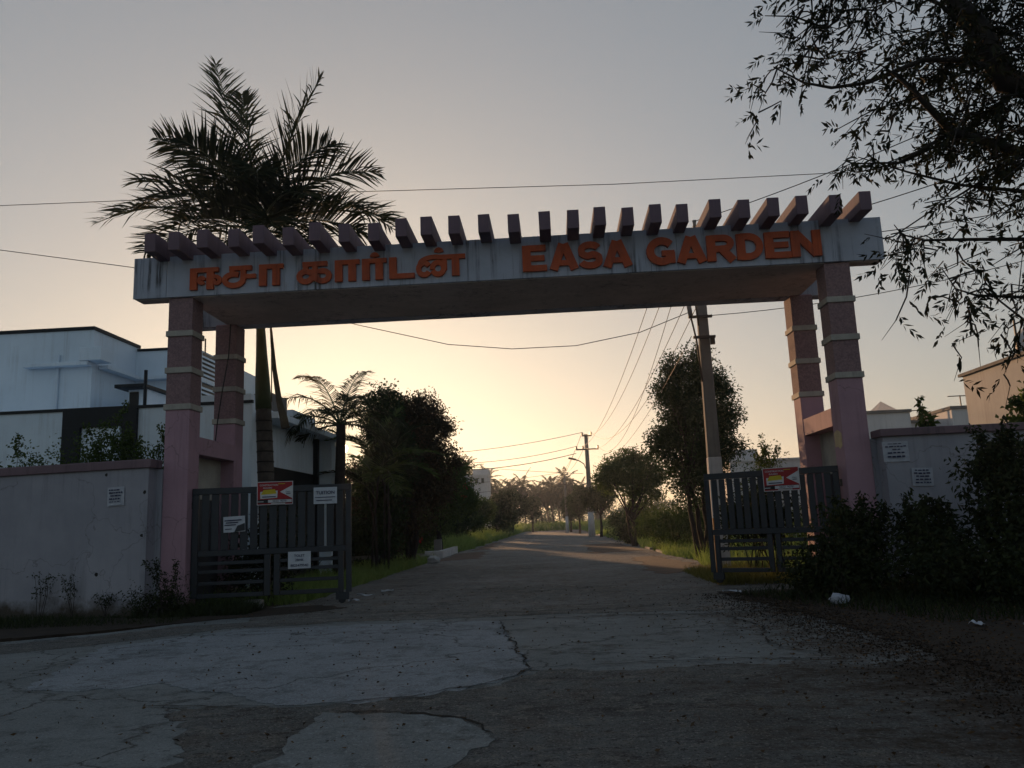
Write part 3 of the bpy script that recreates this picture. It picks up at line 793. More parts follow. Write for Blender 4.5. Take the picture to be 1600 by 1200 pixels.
# ---------------------------------------------------------------- royal palm
rp = thing('royal_palm', 'tall royal palm with feathery crown rising behind the arch on the left', 'palm', (-6.10, 17.3, 0))
px_ = lambda z: -6.10 - .048 * z
zz = [-.05, .3, 1, 2, 3, 3.8, 4.02]
MB().tube([(px_(z), 17.3, z) for z in zz], [.25, .205, .19, .18, .175, .17, .165], 18).build('trunk', MT['palmbark'], rp, smooth=True)
mb = MB()
for i in range(16):
    z = .35 + i * .225
    mb.tube([(px_(z), 17.3, z), (px_(z), 17.3, z + .03)], .205 - .002 * i, 16, False)
mb.build('trunk_rings', MT['bark'], rp, smooth=True, kind='stuff')
zz = [4.0, 4.3, 4.7, 5.2, 5.8, 6.6, 7.3, 8.0]
MB().tube([(px_(z), 17.3, z) for z in zz], [.172, .17, .155, .125, .10, .09, .10, .09], 16).build('crownshaft', MT['shaft'], rp, smooth=True)
rg = np.random.default_rng(5)
cb = Vector((px_(8.2), 17.3, 8.2))
# (azimuth towards +X = 0, elevation, length, droop)
FR = [(176, 77, 4.2, .15), (16, 76, 3.9, .5), (4, 58, 3.5, 1.1), (178, 50, 3.5, .9), (186, 34, 4.0, .85), (-6, 40, 3.4, 1.3), (8, 30, 3.5, .9), (170, 22, 3.0, .8), (-12, 14, 2.7, .8), (205, 62, 3.0, 1.0),
      (250, 58, 2.8, 1.3), (290, 50, 2.8, 1.5), (100, 52, 2.8, 1.5), (225, 40, 2.6, 1.3), (315, 40, 2.6, 1.3), (265, 80, 3.0, .7), (335, 66, 3.0, 1.3), (145, 66, 3.2, .9), (240, 8, 2.2, .9), (300, 6, 2.2, .9), (90, 10, 2.4, .9), (20, -4, 2.2, .7), (160, 0, 2.2, .7)]
for az, el, L, dr in FR:
    d = (math.cos(RAD(az)) * math.cos(RAD(el)), math.sin(RAD(az)) * math.cos(RAD(el)), math.sin(RAD(el)))
    palm_frond_object(rp, cb + Vector((d[0], d[1], 0)) * .08, d, L * rg.uniform(.92, 1.08), dr * rg.uniform(.85, 1.25), 62, 1.15, .046, rg, lift=.3, r0=.035, plume=.38, hang=.28, plane=(rg.uniform(-.5, .5), rg.uniform(-.5, .5), 1))
# a dead frond hanging upside down against the trunk, its broad sheath at the bottom
dm = MB(); dm.tube([(-6.02, 16.9, 5.9), (-5.97, 16.88, 5.4), (-5.90, 16.85, 4.8), (-5.78, 16.82, 4.1), (-5.67, 16.8, 3.72), (-5.63, 16.8, 3.5)], [.022, .035, .05, .065, .085, .09], 9)
dm.build('dead_frond', MT['straw'], rp, smooth=True, label='dry brown frond hanging with its sheath downwards')
dm = MB(); dm.tube([(-6.02, 16.95, 5.8), (-6.0, 16.95, 4.9), (-5.98, 16.92, 4.1)], [.010, .012, .014], 6)
dm.build('dead_stalk', MT['straw'], rp, smooth=True)

# ---------------------------------------------------------------- smaller palm by the house
cpm = thing('coconut_palm', 'young coconut palm with drooping fronds between the porch and the dark trees', 'palm', (-5.85, 22, 0))
MB().tube([(-5.85, 22, -.05), (-5.86, 22, 1.2), (-5.84, 22, 2.4), (-5.8, 22, 4.2)], [.2, .17, .15, .13], 12).build('trunk', MT['bark'], cpm, smooth=True)
rg = np.random.default_rng(8)
cr_l = lambda az: .78 if -60 < ((az + 180) % 360 - 180) < 60 else 1.05
for az, el, L, dr in [(165, 62, 2.3, 2.1), (140, 72, 2.2, 1.8), (195, 40, 2.2, 2.2), (30, 66, 2.2, 1.7), (75, 72, 2.0, 1.5), (0, 48, 2.2, 1.9), (-30, 36, 2.2, 1.8), (215, 20, 1.9, 1.8), (250, 45, 1.8, 2.0), (300, 55, 2.0, 2.0), (110, 50, 2.2, 1.9), (50, 30, 2.1, 1.8), (180, 5, 1.7, 1.4), (350, 10, 1.9, 1.5)]:
    d = (math.cos(RAD(az)) * math.cos(RAD(el)), math.sin(RAD(az)) * math.cos(RAD(el)), math.sin(RAD(el)))
    palm_frond_object(cpm, (-5.85, 22, 4.2), d, L * 1.25 * cr_l(az), dr, 44, .75, .034, rg, mat='leaf_palm_dry' if el > 60 and az > 90 else 'leaf_palm', lift=.05, hang=.7, r0=.028)

# fan-like areca clump beside it
ar = thing('areca_palm', 'bushy areca palm clump with upright fans in front of the dark trees', 'palm', (-5.35, 24.6, 0))
rg = np.random.default_rng(18)
mb = MB()
for i in range(6):
    x, y = -5.35 + rg.uniform(-.3, .3), 24.6 + rg.uniform(-.3, .3)
    mb.tube([(x, y, -.05), (x + rg.uniform(-.1, .1), y, 1.6), (x + rg.uniform(-.2, .2), y, 3.0)], [.035, .03, .025], 7)
mb.build('stems', MT['bark'], ar, smooth=True)
for i in range(22):
    az = i * 137.5; el = rg.uniform(20, 78); L = rg.uniform(1.6, 2.5)
    d = (math.cos(RAD(az)) * math.cos(RAD(el)), math.sin(RAD(az)) * math.cos(RAD(el)), math.sin(RAD(el)))
    palm_frond_object(ar, (-5.35 + d[0] * .2, 24.6 + d[1] * .2, rg.uniform(2.2, 3.7)), d, L, rg.uniform(.9, 1.7), 34, .6, .04, rg, lift=.3, hang=.3, r0=.02, mat='leaf_mid' if i % 3 else 'leaf_palm')

# ---------------------------------------------------------------- trees along the road, left
tree('bushy_tree', 'tall dark bushy tree with reddish tips left of the road', (-4.95, 28.4, 0), 1.6, .16,
     [(-5.0, 28.4, 2.6, 1.15, 1.2, 1.8, 4), (-4.85, 28.4, 4.3, .95, 1.0, 1.3, 3), (-4.55, 28.3, 5.3, .7, .8, .75, 1.3), (-5.4, 28.5, 5.2, .7, .8, .8, 1.2), (-4.1, 28.2, 3.5, .8, .9, .9, 1.2), (-4.0, 28.2, 4.7, .55, .6, .6, .5), (-4.1, 28.3, 2.5, .6, .8, .7, .8), (-5.8, 28.2, 1.0, .9, 1.0, .9, 1.6)],
     1000, .34, 34, .115, .05, 'leaf_red', 21, stems=4)
tree('bushy_tree', 'dark dense tree crowded behind the areca palm', (-6.0, 27.0, 0), 1.5, .15,
     [(-5.7, 27, 2.4, .8, 1.2, 1.7, 3), (-5.6, 27, 4.2, .6, 1.0, 1.1, 2), (-5.6, 27, 5.4, .45, .7, .75, .8), (-5.3, 27.2, 3.6, .8, 1, 1.2, 1.5), (-6.2, 26.8, 1.0, 1.2, 1.0, .8, 2.2)],
     800, .36, 32, .12, .055, 'leaf_dark', 22, stems=3)


tree('sun_screen_tree', 'thin leafy tree added behind the young coconut palm to screen the low sun', (-7.1, 29.0, 0), 1.4, .08,  # tree added to screen the low sun from the forecourt
     [(-7.1, 29.0, 2.0, .7, .7, 1.9, 3), (-6.95, 29, 3.5, .4, .6, .7, .4)], 165, .30, 20, .11, .05, 'leaf_red', 19, limbs=8)


def flowers(t, rg, pc):
    k = rg.choice(len(pc), 14); V, Fq = cloud_leaves(pc[k] + np.array([0, -.3, 0]), .1, 14, .12, .1, rg)
    np_mesh('flowers', V, Fq, MT['flower'], t)


tree('flowering_tree', 'round green tree with a few red flowers by the white kerb block', (-5.45, 38.5, 0), 1.2, .14,
     [(-5.4, 38.5, 2.6, 1.5, 1.5, 1.6, 3), (-5.1, 38.5, 3.9, 1.1, 1.1, .8, 1.2), (-4.6, 38.4, 2.8, 1.0, 1.1, 1.0, 1.2), (-5.9, 38.5, 4.6, .6, .6, .7, .4), (-6.3, 39, 1.3, 1.0, 1.0, 1.0, 1.3)],
     680, .38, 30, .14, .06, 'leaf_mid', 23, extra=flowers)
for k_, (x_, y_, lab_) in enumerate([(-9.6, 46, 'added dark tree behind the flowering tree, nearest of the sun-blocking row'), (-10.6, 57, 'added dark tree in the middle of the sun-blocking row on the left'), (-11.8, 69, 'added dark tree farthest along the sun-blocking row on the left')]):  # row of trees added to keep sun streaks off the road
    tree('sun_block_tree', lab_, (x_, y_, 0), 2.2, .2, [(x_, y_, 4.0, 1.9, 1.9, 2.2, 3), (x_ + .3, y_, 5.6, 1.2, 1.3, 1.0, 1), (x_ - .4, y_, 2.2, 1.8, 1.6, 1.5, 2)], 420, .5, 24, .2, .09, 'leaf_dark', 140 + k_)
tree('round_tree', 'dark leafy tree beside the pale post left of the road', (-6.2, 52, 0), 1.6, .15,
     [(-6.3, 52, 2.6, 1.2, 1.3, 1.3, 3), (-5.9, 52, 3.2, .8, .9, .7, 1), (-6.3, 52, 1.5, 1.5, 1.3, 1.2, 2)], 360, .45, 26, .18, .08, 'leaf_dark', 24)
tree('round_tree', 'pale green tree in front of the far white building', (-6.4, 66, 0), 1.2, .16,
     [(-6.5, 66, 2.2, 1.2, 1.2, 1.2, 3), (-5.8, 66, 2.6, .9, 1, .9, 1)], 220, .45, 24, .2, .09, 'leaf_mid', 25)
tree('round_tree', 'dark broad tree left of the road beyond the pale green one', (-5.4, 74, 0), 1.0, .16,
     [(-5.2, 74, 2.3, 1.4, 1.4, 1.6, 3), (-4.5, 74, 3.4, .8, 1, .8, 1)], 240, .5, 24, .22, .1, 'leaf_dark', 26)
tree('round_tree', 'dark spreading tree near the far end of the left verge', (-4.6, 90, 0), 1.2, .16,
     [(-4.6, 90, 3.2, 1.7, 1.7, 1.7, 3)], 190, .55, 22, .26, .12, 'leaf_dark', 27)
tree('round_tree', 'small round dark tree standing at the end of the road', (-3.1, 116, 0), 1.6, .14,
     [(-3.1, 116, 3.2, 1.5, 1.5, 1.5, 3), (-2.9, 116, 4.2, .9, .9, .8, 1)], 170, .5, 22, .28, .12, 'leaf_dark', 28)
tree('round_tree', 'grey green bush at the left edge of the far road', (-5.0, 80, 0), .5, .08,
     [(-4.9, 80, 1.1, .9, .9, 1.0, 1)], 80, .4, 22, .22, .08, 'leaf_bright', 29, cat='bush', limbs=5)

# ---------------------------------------------------------------- trees along the road, right
tree('bushy_tree', 'large dark tree with ragged crown behind the near utility pole', (4.55, 25, 0), 2.0, .14,
     [(4.5, 25, 3.6, 1.0, 1.1, 1.5, 4), (4.4, 25, 5.0, .7, .8, 1.1, 2), (3.65, 25, 5.0, .38, .5, .75, .6), (5.2, 25, 5.1, .42, .5, .85, .7), (3.5, 25, 3.5, .42, .6, .75, .6), (5.5, 25, 4.3, .4, .5, .4, .4), (4.75, 25, 6.1, .3, .4, .55, .4), (5.45, 25, 3.3, .35, .5, .35, .3), (4.4, 25, 2.4, .9, .9, .9, 1.6), (4.0, 25, 5.9, .28, .35, .5, .3)],
     1050, .33, 32, .11, .045, 'leaf_dark', 31, stems=3)
tree('round_tree', 'spreading olive green tree right of the road before the second pole', (4.0, 40, 0), 1.3, .13,
     [(3.7, 40, 3.3, 1.5, 1.4, 1.1, 3), (4.6, 40, 3.6, 1.0, 1.1, .9, 1.5), (2.75, 40, 3.4, .8, .9, .8, 1), (4.3, 40, 2.2, .9, 1, .9, 1), (3.6, 40, 4.25, .8, .8, .45, .7)],
     420, .36, 30, .15, .06, 'leaf_mid', 32, stems=2)
tree('round_tree', 'ball shaped dark tree on a thin trunk beside the second pole', (3.6, 64, 0), 1.7, .11,
     [(3.65, 64, 2.9, 1.15, 1.15, 1.1, 3), (3.7, 64, 3.3, .8, .8, .8, 1)], 230, .38, 26, .18, .08, 'leaf_dark', 33)
tree('round_tree', 'dark upright tree between the second and third poles', (2.6, 86, 0), 1.6, .12,
     [(2.6, 86, 3.1, 1.3, 1.3, 1.5, 3), (2.9, 86, 4.2, .8, .8, .8, 1)], 200, .45, 24, .22, .1, 'leaf_dark', 34)
tree('round_tree', 'dark slim tree just right of the third pole', (2.0, 101, 0), 1.3, .12,
     [(2.1, 101, 2.9, 1.0, 1.0, 1.6, 3)], 150, .45, 22, .24, .1, 'leaf_dark', 35)
tree('bushy_shrub', 'bright green wild bush below the olive tree on the right verge', (4.6, 33, 0), .4, .05,
     [(4.6, 33, .9, 1.1, 1.2, .8, 2), (5.6, 32, 1.1, 1.2, 1.3, 1.0, 2)], 230, .34, 28, .12, .05, 'leaf_bright', 36, cat='bush', limbs=8)
tree('bushy_shrub', 'yellow green thicket right of the ball shaped tree', (4.9, 55, 0), .4, .05,
     [(4.6, 55, .9, 1.0, 1.4, .9, 2), (6.3, 56, 1.2, 1.6, 1.6, 1.2, 2)], 190, .42, 24, .18, .07, 'leaf_bright', 37, cat='bush', limbs=8)
tree('bushy_shrub', 'low dark shrub at the foot of the olive tree', (4.2, 43, 0), .3, .05,
     [(4.2, 44, .5, .8, .9, .5, 2)], 80, .3, 24, .14, .06, 'leaf_shrub', 38, cat='bush', limbs=4)

# ---------------------------------------------------------------- coconut palms beyond the field
rg = np.random.default_rng(44)
coco_src = None
COCO = [(-13.6, 125, 9.2, 1.0, 'hazy coconut palm left of the far white building'), (-12.2, 150, 9.2, 1.05, 'coconut palm just right of the far white building'), (-11.8, 180, 7.2, 1.0, 'low coconut palm, leftmost over the end trees'),
        (-9.7, 170, 7.6, .95, 'coconut palm behind the dark tree at the end of the left verge'), (-6.0, 160, 8.4, 1.1, 'tallest coconut palm left of the road axis behind the field'), (-2.9, 170, 7.2, .95, 'coconut palm straight above the end of the road'),
        (-.5, 150, 7.2, 1.0, 'coconut palm with bare trunk left of the third pole'), (2.15, 138, 7.7, 1.0, 'coconut palm directly behind the third pole'), (5.2, 160, 6.7, .95, 'coconut palm between the third and second poles'), (-4.4, 185, 8.0, 1.0, 'coconut palm half hidden behind the tallest one'), (-7.8, 150, 7.4, .9, 'shorter coconut palm left of the tallest one'), (3.6, 175, 7.6, 1.0, 'faint coconut palm right behind the third pole'), (-10.6, 158, 7.0, 1.05, 'coconut palm low between the two left of the road axis'), (-1.6, 178, 7.4, 1.0, 'coconut palm just right of the end of the road axis'), (6.9, 166, 6.6, 1.0, 'coconut palm left of the one behind the ball shaped tree'), (.8, 168, 6.9, 1.0, 'coconut palm left behind the third pole'), (9.0, 175, 7.2, 1.0, 'coconut palm hidden low behind the ball shaped tree'),
        (-17.5, 140, 8.6, 1.0, 'coconut palm far left beyond the houses'), (-15.0, 175, 8.4, 1.0, 'coconut palm left of the road behind the flowering tree')]
for i, (x, y, zc, s, lab) in enumerate(COCO):
    t = thing('coconut_palm', lab, 'palm', (x, y, 0), 0, 'coconut palms beyond the field')
    MB().tube([(x + .5 * s, y, -.1), (x + .3, y, zc * .3), (x + .05, y, zc * .7), (x, y, zc)], [.24, .19, .16, .15], 8).build('trunk', MT['palmbark'], t, smooth=True)
    a0 = rg.uniform(0, 360)
    mb = MB(); VV = []; FF = []
    for k in range(30):
        az = a0 + k * 137.5; el = 78 - k * 4.6
        d = (math.cos(RAD(az)) * math.cos(RAD(el)), math.sin(RAD(az)) * math.cos(RAD(el)), math.sin(RAD(el)))
        frond(mb, VV, FF, (x, y, zc), d, rg.uniform(3.0, 3.9) * s, rg.uniform(1.1, 1.9), 22, .9, .13, rg, lift=.0, hang=.8, r0=.05)
    cr_ = np_mesh('crown', np.array([tuple(v) for v in VV]), np.array(FF), MT['leaf_coco'], t)
    mb.build('frond_stems', MT['leaf_coco'], cr_, smooth=True)

# far wood behind the palms
rg = np.random.default_rng(50)
fx = rg.uniform(-90, 100, 2400); pc = np.stack([fx, rg.uniform(195, 235, 2400), rg.random(2400) * (5.6 + 1.3 * np.sin(fx * .31) + .9 * np.sin(fx * .83 + 1))], 1)
V, Fq = cloud_leaves(pc, 1.3, 20, .6, .3, rg)
np_mesh('far_wood', V, Fq, MT['leaf_dark'], kind='stuff', label='low dark line of trees closing the view beyond the field')

# ---------------------------------------------------------------- neem tree (trunk just outside the frame on the right)
nm = thing('neem_tree', 'neem tree with hanging leaves leaning into the view from the right', 'tree', (6.0, 6.2, 0))
rg = np.random.default_rng(61); r = random.Random(61)
MB().tube([(6.0, 6.2, -.1), (5.95, 6.15, .8), (5.8, 6.0, 1.8), (5.5, 5.8, 2.7), (5.0, 5.5, 3.3)], [.30, .24, .21, .19, .16], 14).build('trunk', MT['bark'], nm, smooth=True)
Y0 = 5.2
limb_defs = [
    ([(5.0, 5.5, 3.3), (4.4, 5.3, 3.75), (3.8, 5.2, 3.97), (3.32, 5.2, 4.08), (3.2, 5.2, 4.12), (3.14, 5.2, 4.29), (3.08, 5.2, 4.54), (2.99, 5.25, 4.75), (2.85, 5.4, 5.2), (2.7, 5.5, 5.8)], [.13, .115, .10, .09, .086, .078, .066, .058, .045, .03]),
    ([(5.0, 5.5, 3.2), (4.4, 5.35, 3.3), (3.72, 5.2, 3.47), (3.23, 5.2, 3.6), (2.8, 5.2, 3.78), (2.57, 5.2, 4.11), (2.47, 5.2, 4.24)], [.07, .06, .045, .036, .03, .02, .012]),
    ([(3.2, 5.2, 4.2), (2.9, 5.15, 4.27), (2.62, 5.1, 4.26), (2.43, 5.1, 4.19), (2.24, 5.1, 4.12), (2.0, 5.1, 4.1), (1.82, 5.1, 4.15), (1.63, 5.1, 4.28)], [.024, .02, .018, .016, .013, .011, .008, .004]),
    ([(3.12, 5.2, 4.37), (3.0, 5.2, 4.51), (2.79, 5.1, 4.66), (2.59, 5.1, 4.78), (2.38, 5.1, 4.89)], [.022, .018, .014, .01, .006]),
    ([(5.0, 5.4, 3.0), (4.3, 5.3, 2.98), (3.64, 5.2, 2.99), (3.16, 5.2, 3.0), (2.8, 5.2, 3.02), (2.52, 5.2, 3.03), (2.38, 5.2, 3.08), (2.34, 5.2, 3.15)], [.03, .024, .018, .014, .011, .008, .005, .003]),
    ([(4.4, 5.3, 2.7), (3.58, 5.2, 2.56), (3.1, 5.2, 2.61), (2.8, 5.2, 2.64), (2.68, 5.2, 2.69), (2.61, 5.2, 2.83)], [.02, .014, .011, .008, .005, .003]),
    ([(2.85, 5.3, 5.3), (2.36, 5.2, 5.1), (2.14, 5.2, 4.67), (2.05, 5.2, 4.6), (1.84, 5.2, 4.71), (1.64, 5.2, 4.73)], [.018, .014, .011, .009, .006, .003]),
    ([(2.8, 5.2, 3.78), (2.4, 5.15, 3.56), (2.11, 5.1, 3.55)], [.014, .009, .004]),
    ([(2.36, 5.2, 5.1), (2.11, 5.2, 4.82), (2.06, 5.2, 4.62), (1.85, 5.2, 4.37), (1.62, 5.2, 4.31)], [.012, .010, .008, .006, .003]),
    ([(3.7, 5.2, 3.3), (3.2, 5.2, 3.33), (2.8, 5.2, 3.4), (2.48, 5.2, 3.51), (2.16, 5.2, 3.64)], [.02, .014, .010, .007, .003]),
    ([(4.2, 5.3, 2.5), (3.5, 5.2, 2.4), (3.08, 5.2, 2.46), (2.94, 5.2, 2.6), (2.87, 5.2, 2.73)], [.016, .012, .008, .006, .003]),
    ([(3.23, 5.2, 3.6), (3.0, 5.15, 3.45), (2.75, 5.1, 3.3), (2.55, 5.1, 3.2)], [.014, .010, .007, .003]),
    ([(3.3, 5.2, 4.08), (2.95, 5.4, 3.85), (2.6, 5.5, 3.72), (2.3, 5.6, 3.7)], [.018, .012, .008, .004]),
]
mb = MB(); anchors = []
for P_, R_ in limb_defs:
    mb.tube(P_, R_, 7, False)
    P_ = [Vector(p) for p in P_]
    for a, b, ra in zip(P_[:-1], P_[1:], R_[:-1]):
        if ra > .05: continue
        n = max(1, int((b - a).length / .045))
        for k in range(n): anchors.append((a.lerp(b, (k + r.random()) / n), (b - a).normalized()))
conn = np.array([tuple(Vector(a).lerp(Vector(b), q / 8)) for P_, R_ in limb_defs for a, b in zip(P_[:-1], P_[1:]) for q in range(8)])


def join_twig(p, ends):
    # a slender shoot from the nearest wood to the twig, so that no twig hangs in the air
    global conn
    dd = np.linalg.norm(conn - np.array(tuple(p)), axis=1); k = int(np.argmin(dd)); a = Vector(conn[k]); L_ = float(dd[k])
    if L_ > .03:
        m_ = a.lerp(p, .5) + Vector((r.uniform(-.1, .1), r.uniform(-.1, .1), r.uniform(-.02, .12))) * L_
        mb.tube([a, a.lerp(m_, .6), m_, m_.lerp(p, .6), p], [.0065, .006, .0055, .005, .0045], 4, False)
        for q in range(int(L_ / .12)): anchors.append((m_.lerp(p, r.random()), (p - m_).normalized() if (p - m_).length > 0 else Vector((0, 0, -1))))
    conn = np.concatenate([conn, np.array([tuple(e) for e in ends])])


# random secondary twigs in the thick of the crown
tw = []
for i in range(330):
    u = r.random()
    px = 2.35 + 1.75 * (r.random() ** .75); pz = r.uniform(3.25, 5.3) if u < .85 else r.uniform(2.55, 3.3)
    if px < 2.85 and pz < 3.75 and r.random() < .85: continue
    if px < 2.62 and pz < 4.0: continue
    if pz < 3.1 and (px < 2.95 or r.random() < .5): continue
    yy = r.uniform(4.7, 6.3); s_ = yy / 5.2
    p = Vector((px * s_, yy, 1.3 + (pz - 1.3) * s_)); d = Vector((-r.uniform(.1, 1), r.uniform(-.5, .5), r.uniform(-.5, .35))).normalized()
    L = r.uniform(.25, .6); q1 = p + d * L * .5; q2 = q1 + (d + Vector((0, 0, -.25))).normalized() * L * .5
    join_twig(p, [p, q1, q2]); mb.tube([p, q1, q2], [.006, .005, .003], 4, False)
    for k in range(int(L / .075)): anchors.append((p.lerp(q2, (k + r.random()) / max(1, int(L / .075))), d))
for i in range(70):
    yy = r.uniform(4.8, 6.0); s_ = yy / 5.2; p = Vector((r.uniform(2.75, 3.7) * s_, yy, 1.3 + (r.uniform(3.55, 4.95) - 1.3) * s_)); d = Vector((-r.uniform(.1, 1), r.uniform(-.5, .5), r.uniform(-.5, .3))).normalized()
    L = r.uniform(.2, .45); q2 = p + d * L
    join_twig(p, [p, q2]); mb.tube([p, p.lerp(q2, .5) + Vector((0, 0, .02)), q2], [.006, .004, .002], 4, False)
    for k in range(int(L / .07)): anchors.append((p.lerp(q2, (k + r.random()) / max(1, int(L / .07))), d))
for cx_, cz_, sx_, sz_, nn_ in ((2.46, 2.96, .12, .05, 13), (3.0, 2.45, .2, .18, 22), (2.2, 3.66, .08, .06, 8), (2.75, 2.72, .12, .07, 10), (1.62, 4.2, .05, .1, 7)):
    for i in range(nn_):
        p = Vector((cx_ + r.gauss(0, sx_), 5.2 + r.gauss(0, .15), cz_ + r.gauss(0, sz_))); d = Vector((-r.uniform(0, .6), r.uniform(-.4, .4), -r.uniform(.2, 1))).normalized()
        q2 = p + d * .16; join_twig(p, [p, q2]); mb.tube([p, q2], [.003, .0015], 4, False); anchors.append((p, d)); anchors.append((q2, d))
# upper twigs towards the left of the top edge
for i in range(90):
    px = r.uniform(1.85, 2.6); pz = r.uniform(4.3, 5.4); yy = r.uniform(4.9, 5.7); s_ = yy / 5.2
    p = Vector((px * s_, yy, 1.3 + (pz - 1.3) * s_)); d = Vector((-r.uniform(.0, .9), r.uniform(-.4, .4), r.uniform(-.7, .1))).normalized()
    L = r.uniform(.15, .4); q2 = p + d * L
    join_twig(p, [p, q2]); mb.tube([p, p.lerp(q2, .5) + Vector((0, 0, .02)), q2], [.005, .004, .002], 4, False)
    for k in range(int(L / .09)): anchors.append((p.lerp(q2, (k + r.random()) / max(1, int(L / .09))), d))
# the rest of the crown above and to the right, outside the frame
for i in range(260):
    p = Vector((r.uniform(3.8, 8.5), r.uniform(3.2, 9.5), r.uniform(3.6, 7.2))); d = Vector((r.uniform(-1, 1), r.uniform(-1, 1), r.uniform(-.4, .3))).normalized()
    q2 = p + d * .6; mb.tube([p, q2], [.008, .003], 4, False)
    for k in range(6): anchors.append((p.lerp(q2, k / 6), d))
mb.build('limbs', MT['bark'], nm, smooth=True, kind='stuff')
PP, DD, LL, WW = [], [], [], []
for p, d in anchors:
    if r.random() < .26: continue
    sd_ = Vector((r.gauss(0, 1), r.gauss(0, 1), r.gauss(-.2, .6))).normalized()
    ax = (sd_ + d * .35).normalized(); L = r.uniform(.09, .17); n = r.randint(3, 5); q = Vector(p)
    s = ax.cross(Vector((r.gauss(0, 1), r.gauss(0, 1), r.gauss(0, .4)))).normalized()
    for k in range(n):
        ax = (ax + Vector((0, 0, -.13))).normalized(); q = q + ax * L / n
        for sg in (-1, 1):
            if r.random() < .1: continue
            v = (ax * .7 + s * sg * .75 + Vector((0, 0, -.45)) + Vector((r.gauss(0, .18), r.gauss(0, .18), r.gauss(0, .18)))).normalized()
            PP.append(q); DD.append(v); LL.append(r.uniform(.04, .08)); WW.append(r.uniform(.013, .023))
    PP.append(q); DD.append(ax); LL.append(.06); WW.append(.015)
V, Fq = leaves(np.array([tuple(p) for p in PP]), np.array([tuple(p) for p in DD]), np.array(LL), np.array(WW), rg, .15)
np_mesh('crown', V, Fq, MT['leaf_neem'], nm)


# ---------------------------------------------------------------- shrubs
def shrub(label, lobes, nclump, crad, per, L, W, mat, seed, stems=10, name='shrub', cat='shrub', sprigs=0, group=None):
    rg = np.random.default_rng(seed); r = random.Random(seed)
    b = (lobes[0][0], lobes[0][1], 0)
    t = thing(name, label, cat, b, 0, group)
    pc = blob_points(lobes, nclump, rg, .3); pc[:, 2] = np.maximum(pc[:, 2], .08)
    mb = MB()
    for i in range(stems):
        e = Vector(pc[r.randrange(len(pc))]); a = Vector((b[0] + r.uniform(-.3, .3), b[1] + r.uniform(-.2, .2), -.03))
        mb.tube([a, a.lerp(e, .5) + Vector((0, 0, .15)), e], [.014, .010, .004], 5, False)
    pp = [pc]; rr = [crad * rg.uniform(.6, 1.3, len(pc))]
    for i in range(sprigs):
        e = Vector(pc[int(np.argsort(-pc[:, 2])[r.randrange(max(4, len(pc) // 4))])]); h = r.uniform(.2, .5); tip = e + Vector((r.uniform(-.2, .2), r.uniform(-.15, .15), h))
        mb.tube([e - Vector((0, 0, .2)), e, tip], [.006, .005, .002], 4, False)
        k = 5; pp.append(np.array([tuple(e.lerp(tip, q / k)) for q in range(1, k + 1)])); rr.append(np.full(k, crad * .28))
    mb.build('stems', MT['bark'], t, smooth=True)
    pc = np.concatenate(pp); rr = np.concatenate(rr)
    V, Fq = cloud_leaves(pc, rr, per, L, W, rg, .35)
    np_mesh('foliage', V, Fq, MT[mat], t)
    return t


shrub('dark wild shrub in front of the right gate and column', [(4.35, 12.6, .5, .75, .6, .65, 3), (3.9, 12.8, .35, .5, .5, .4, 1), (4.75, 13.0, .85, .5, .45, .55, 1.5)], 330, .26, 22, .085, .038, 'leaf_shrub', 71, sprigs=12)
shrub('dark overgrown shrub against the right wall below the handbills', [(5.7, 12.4, .5, .9, .8, .65, 3), (5.6, 12.9, .9, .6, .5, .45, 1), (5.2, 11.6, .4, .7, .6, .5, 1)], 380, .28, 22, .085, .038, 'leaf_shrub', 72, sprigs=14)
shrub('tall dark shrub with top sprigs before the right wall', [(6.55, 11.9, .9, .75, .7, .95, 3), (6.5, 12.2, 1.75, .45, .45, .45, 1.4), (6.1, 11.0, .5, .8, .7, .5, 1)], 380, .28, 22, .09, .042, 'leaf_shrub', 73, sprigs=18)
shrub('broad dark shrub mass at the right edge of the view', [(7.6, 11.0, .8, 1.2, 1.1, .9, 3), (7.5, 11.5, 1.5, .7, .7, .5, 1), (6.6, 9.8, .4, .9, .7, .4, 1.2)], 430, .3, 22, .09, .042, 'leaf_shrub', 74, sprigs=14)
shrub('loose leafy creeper shrub rising behind the left boundary wall', [(-9.3, 15.6, 2.7, .9, .4, .75, 2), (-8.75, 15.7, 2.8, .6, .4, .9, 2), (-10.6, 15.9, 2.6, .9, .4, .65, 1.5)], 330, .26, 13, .07, .04, 'leaf_bright', 75, sprigs=14)
shrub('thin leafy shrub behind the left wall next to the column', [(-7.8, 15.4, 2.6, .6, .35, .65, 2), (-7.3, 15.3, 2.7, .35, .3, .5, 1)], 150, .22, 13, .065, .036, 'leaf_bright', 76, sprigs=9)
shrub('large leaved green shrub spilling over the right wall coping', [(9.0, 14.8, 2.8, .75, .5, .75, 3), (9.9, 14.9, 2.7, .8, .5, .6, 2), (8.3, 14.7, 2.5, .5, .4, .45, 1)], 190, .24, 14, .13, .075, 'leaf_mid', 77, sprigs=10)
shrub('thin sprig of large leaves above the right wall near the column', [(6.75, 14.7, 2.5, .35, .2, .3, 1)], 18, .16, 9, .12, .065, 'leaf_mid', 78, sprigs=3, stems=4)
shrub('wispy bush behind the right gate in front of the distant white house', [(4.35, 17.6, 1.8, .65, .4, .7, 2), (4.6, 17.6, 2.4, .35, .3, .4, 1)], 90, .2, 14, .07, .03, 'leaf_mid', 79, sprigs=6)
shrub('dark bush added right behind the slats of the left gate', [(-5.6, 15.9, .9, .75, .35, .95, 3), (-6.1, 15.7, .6, .4, .3, .6, 1)], 260, .25, 20, .08, .036, 'leaf_shrub', 84)  # bush added to darken the gaps between the slats
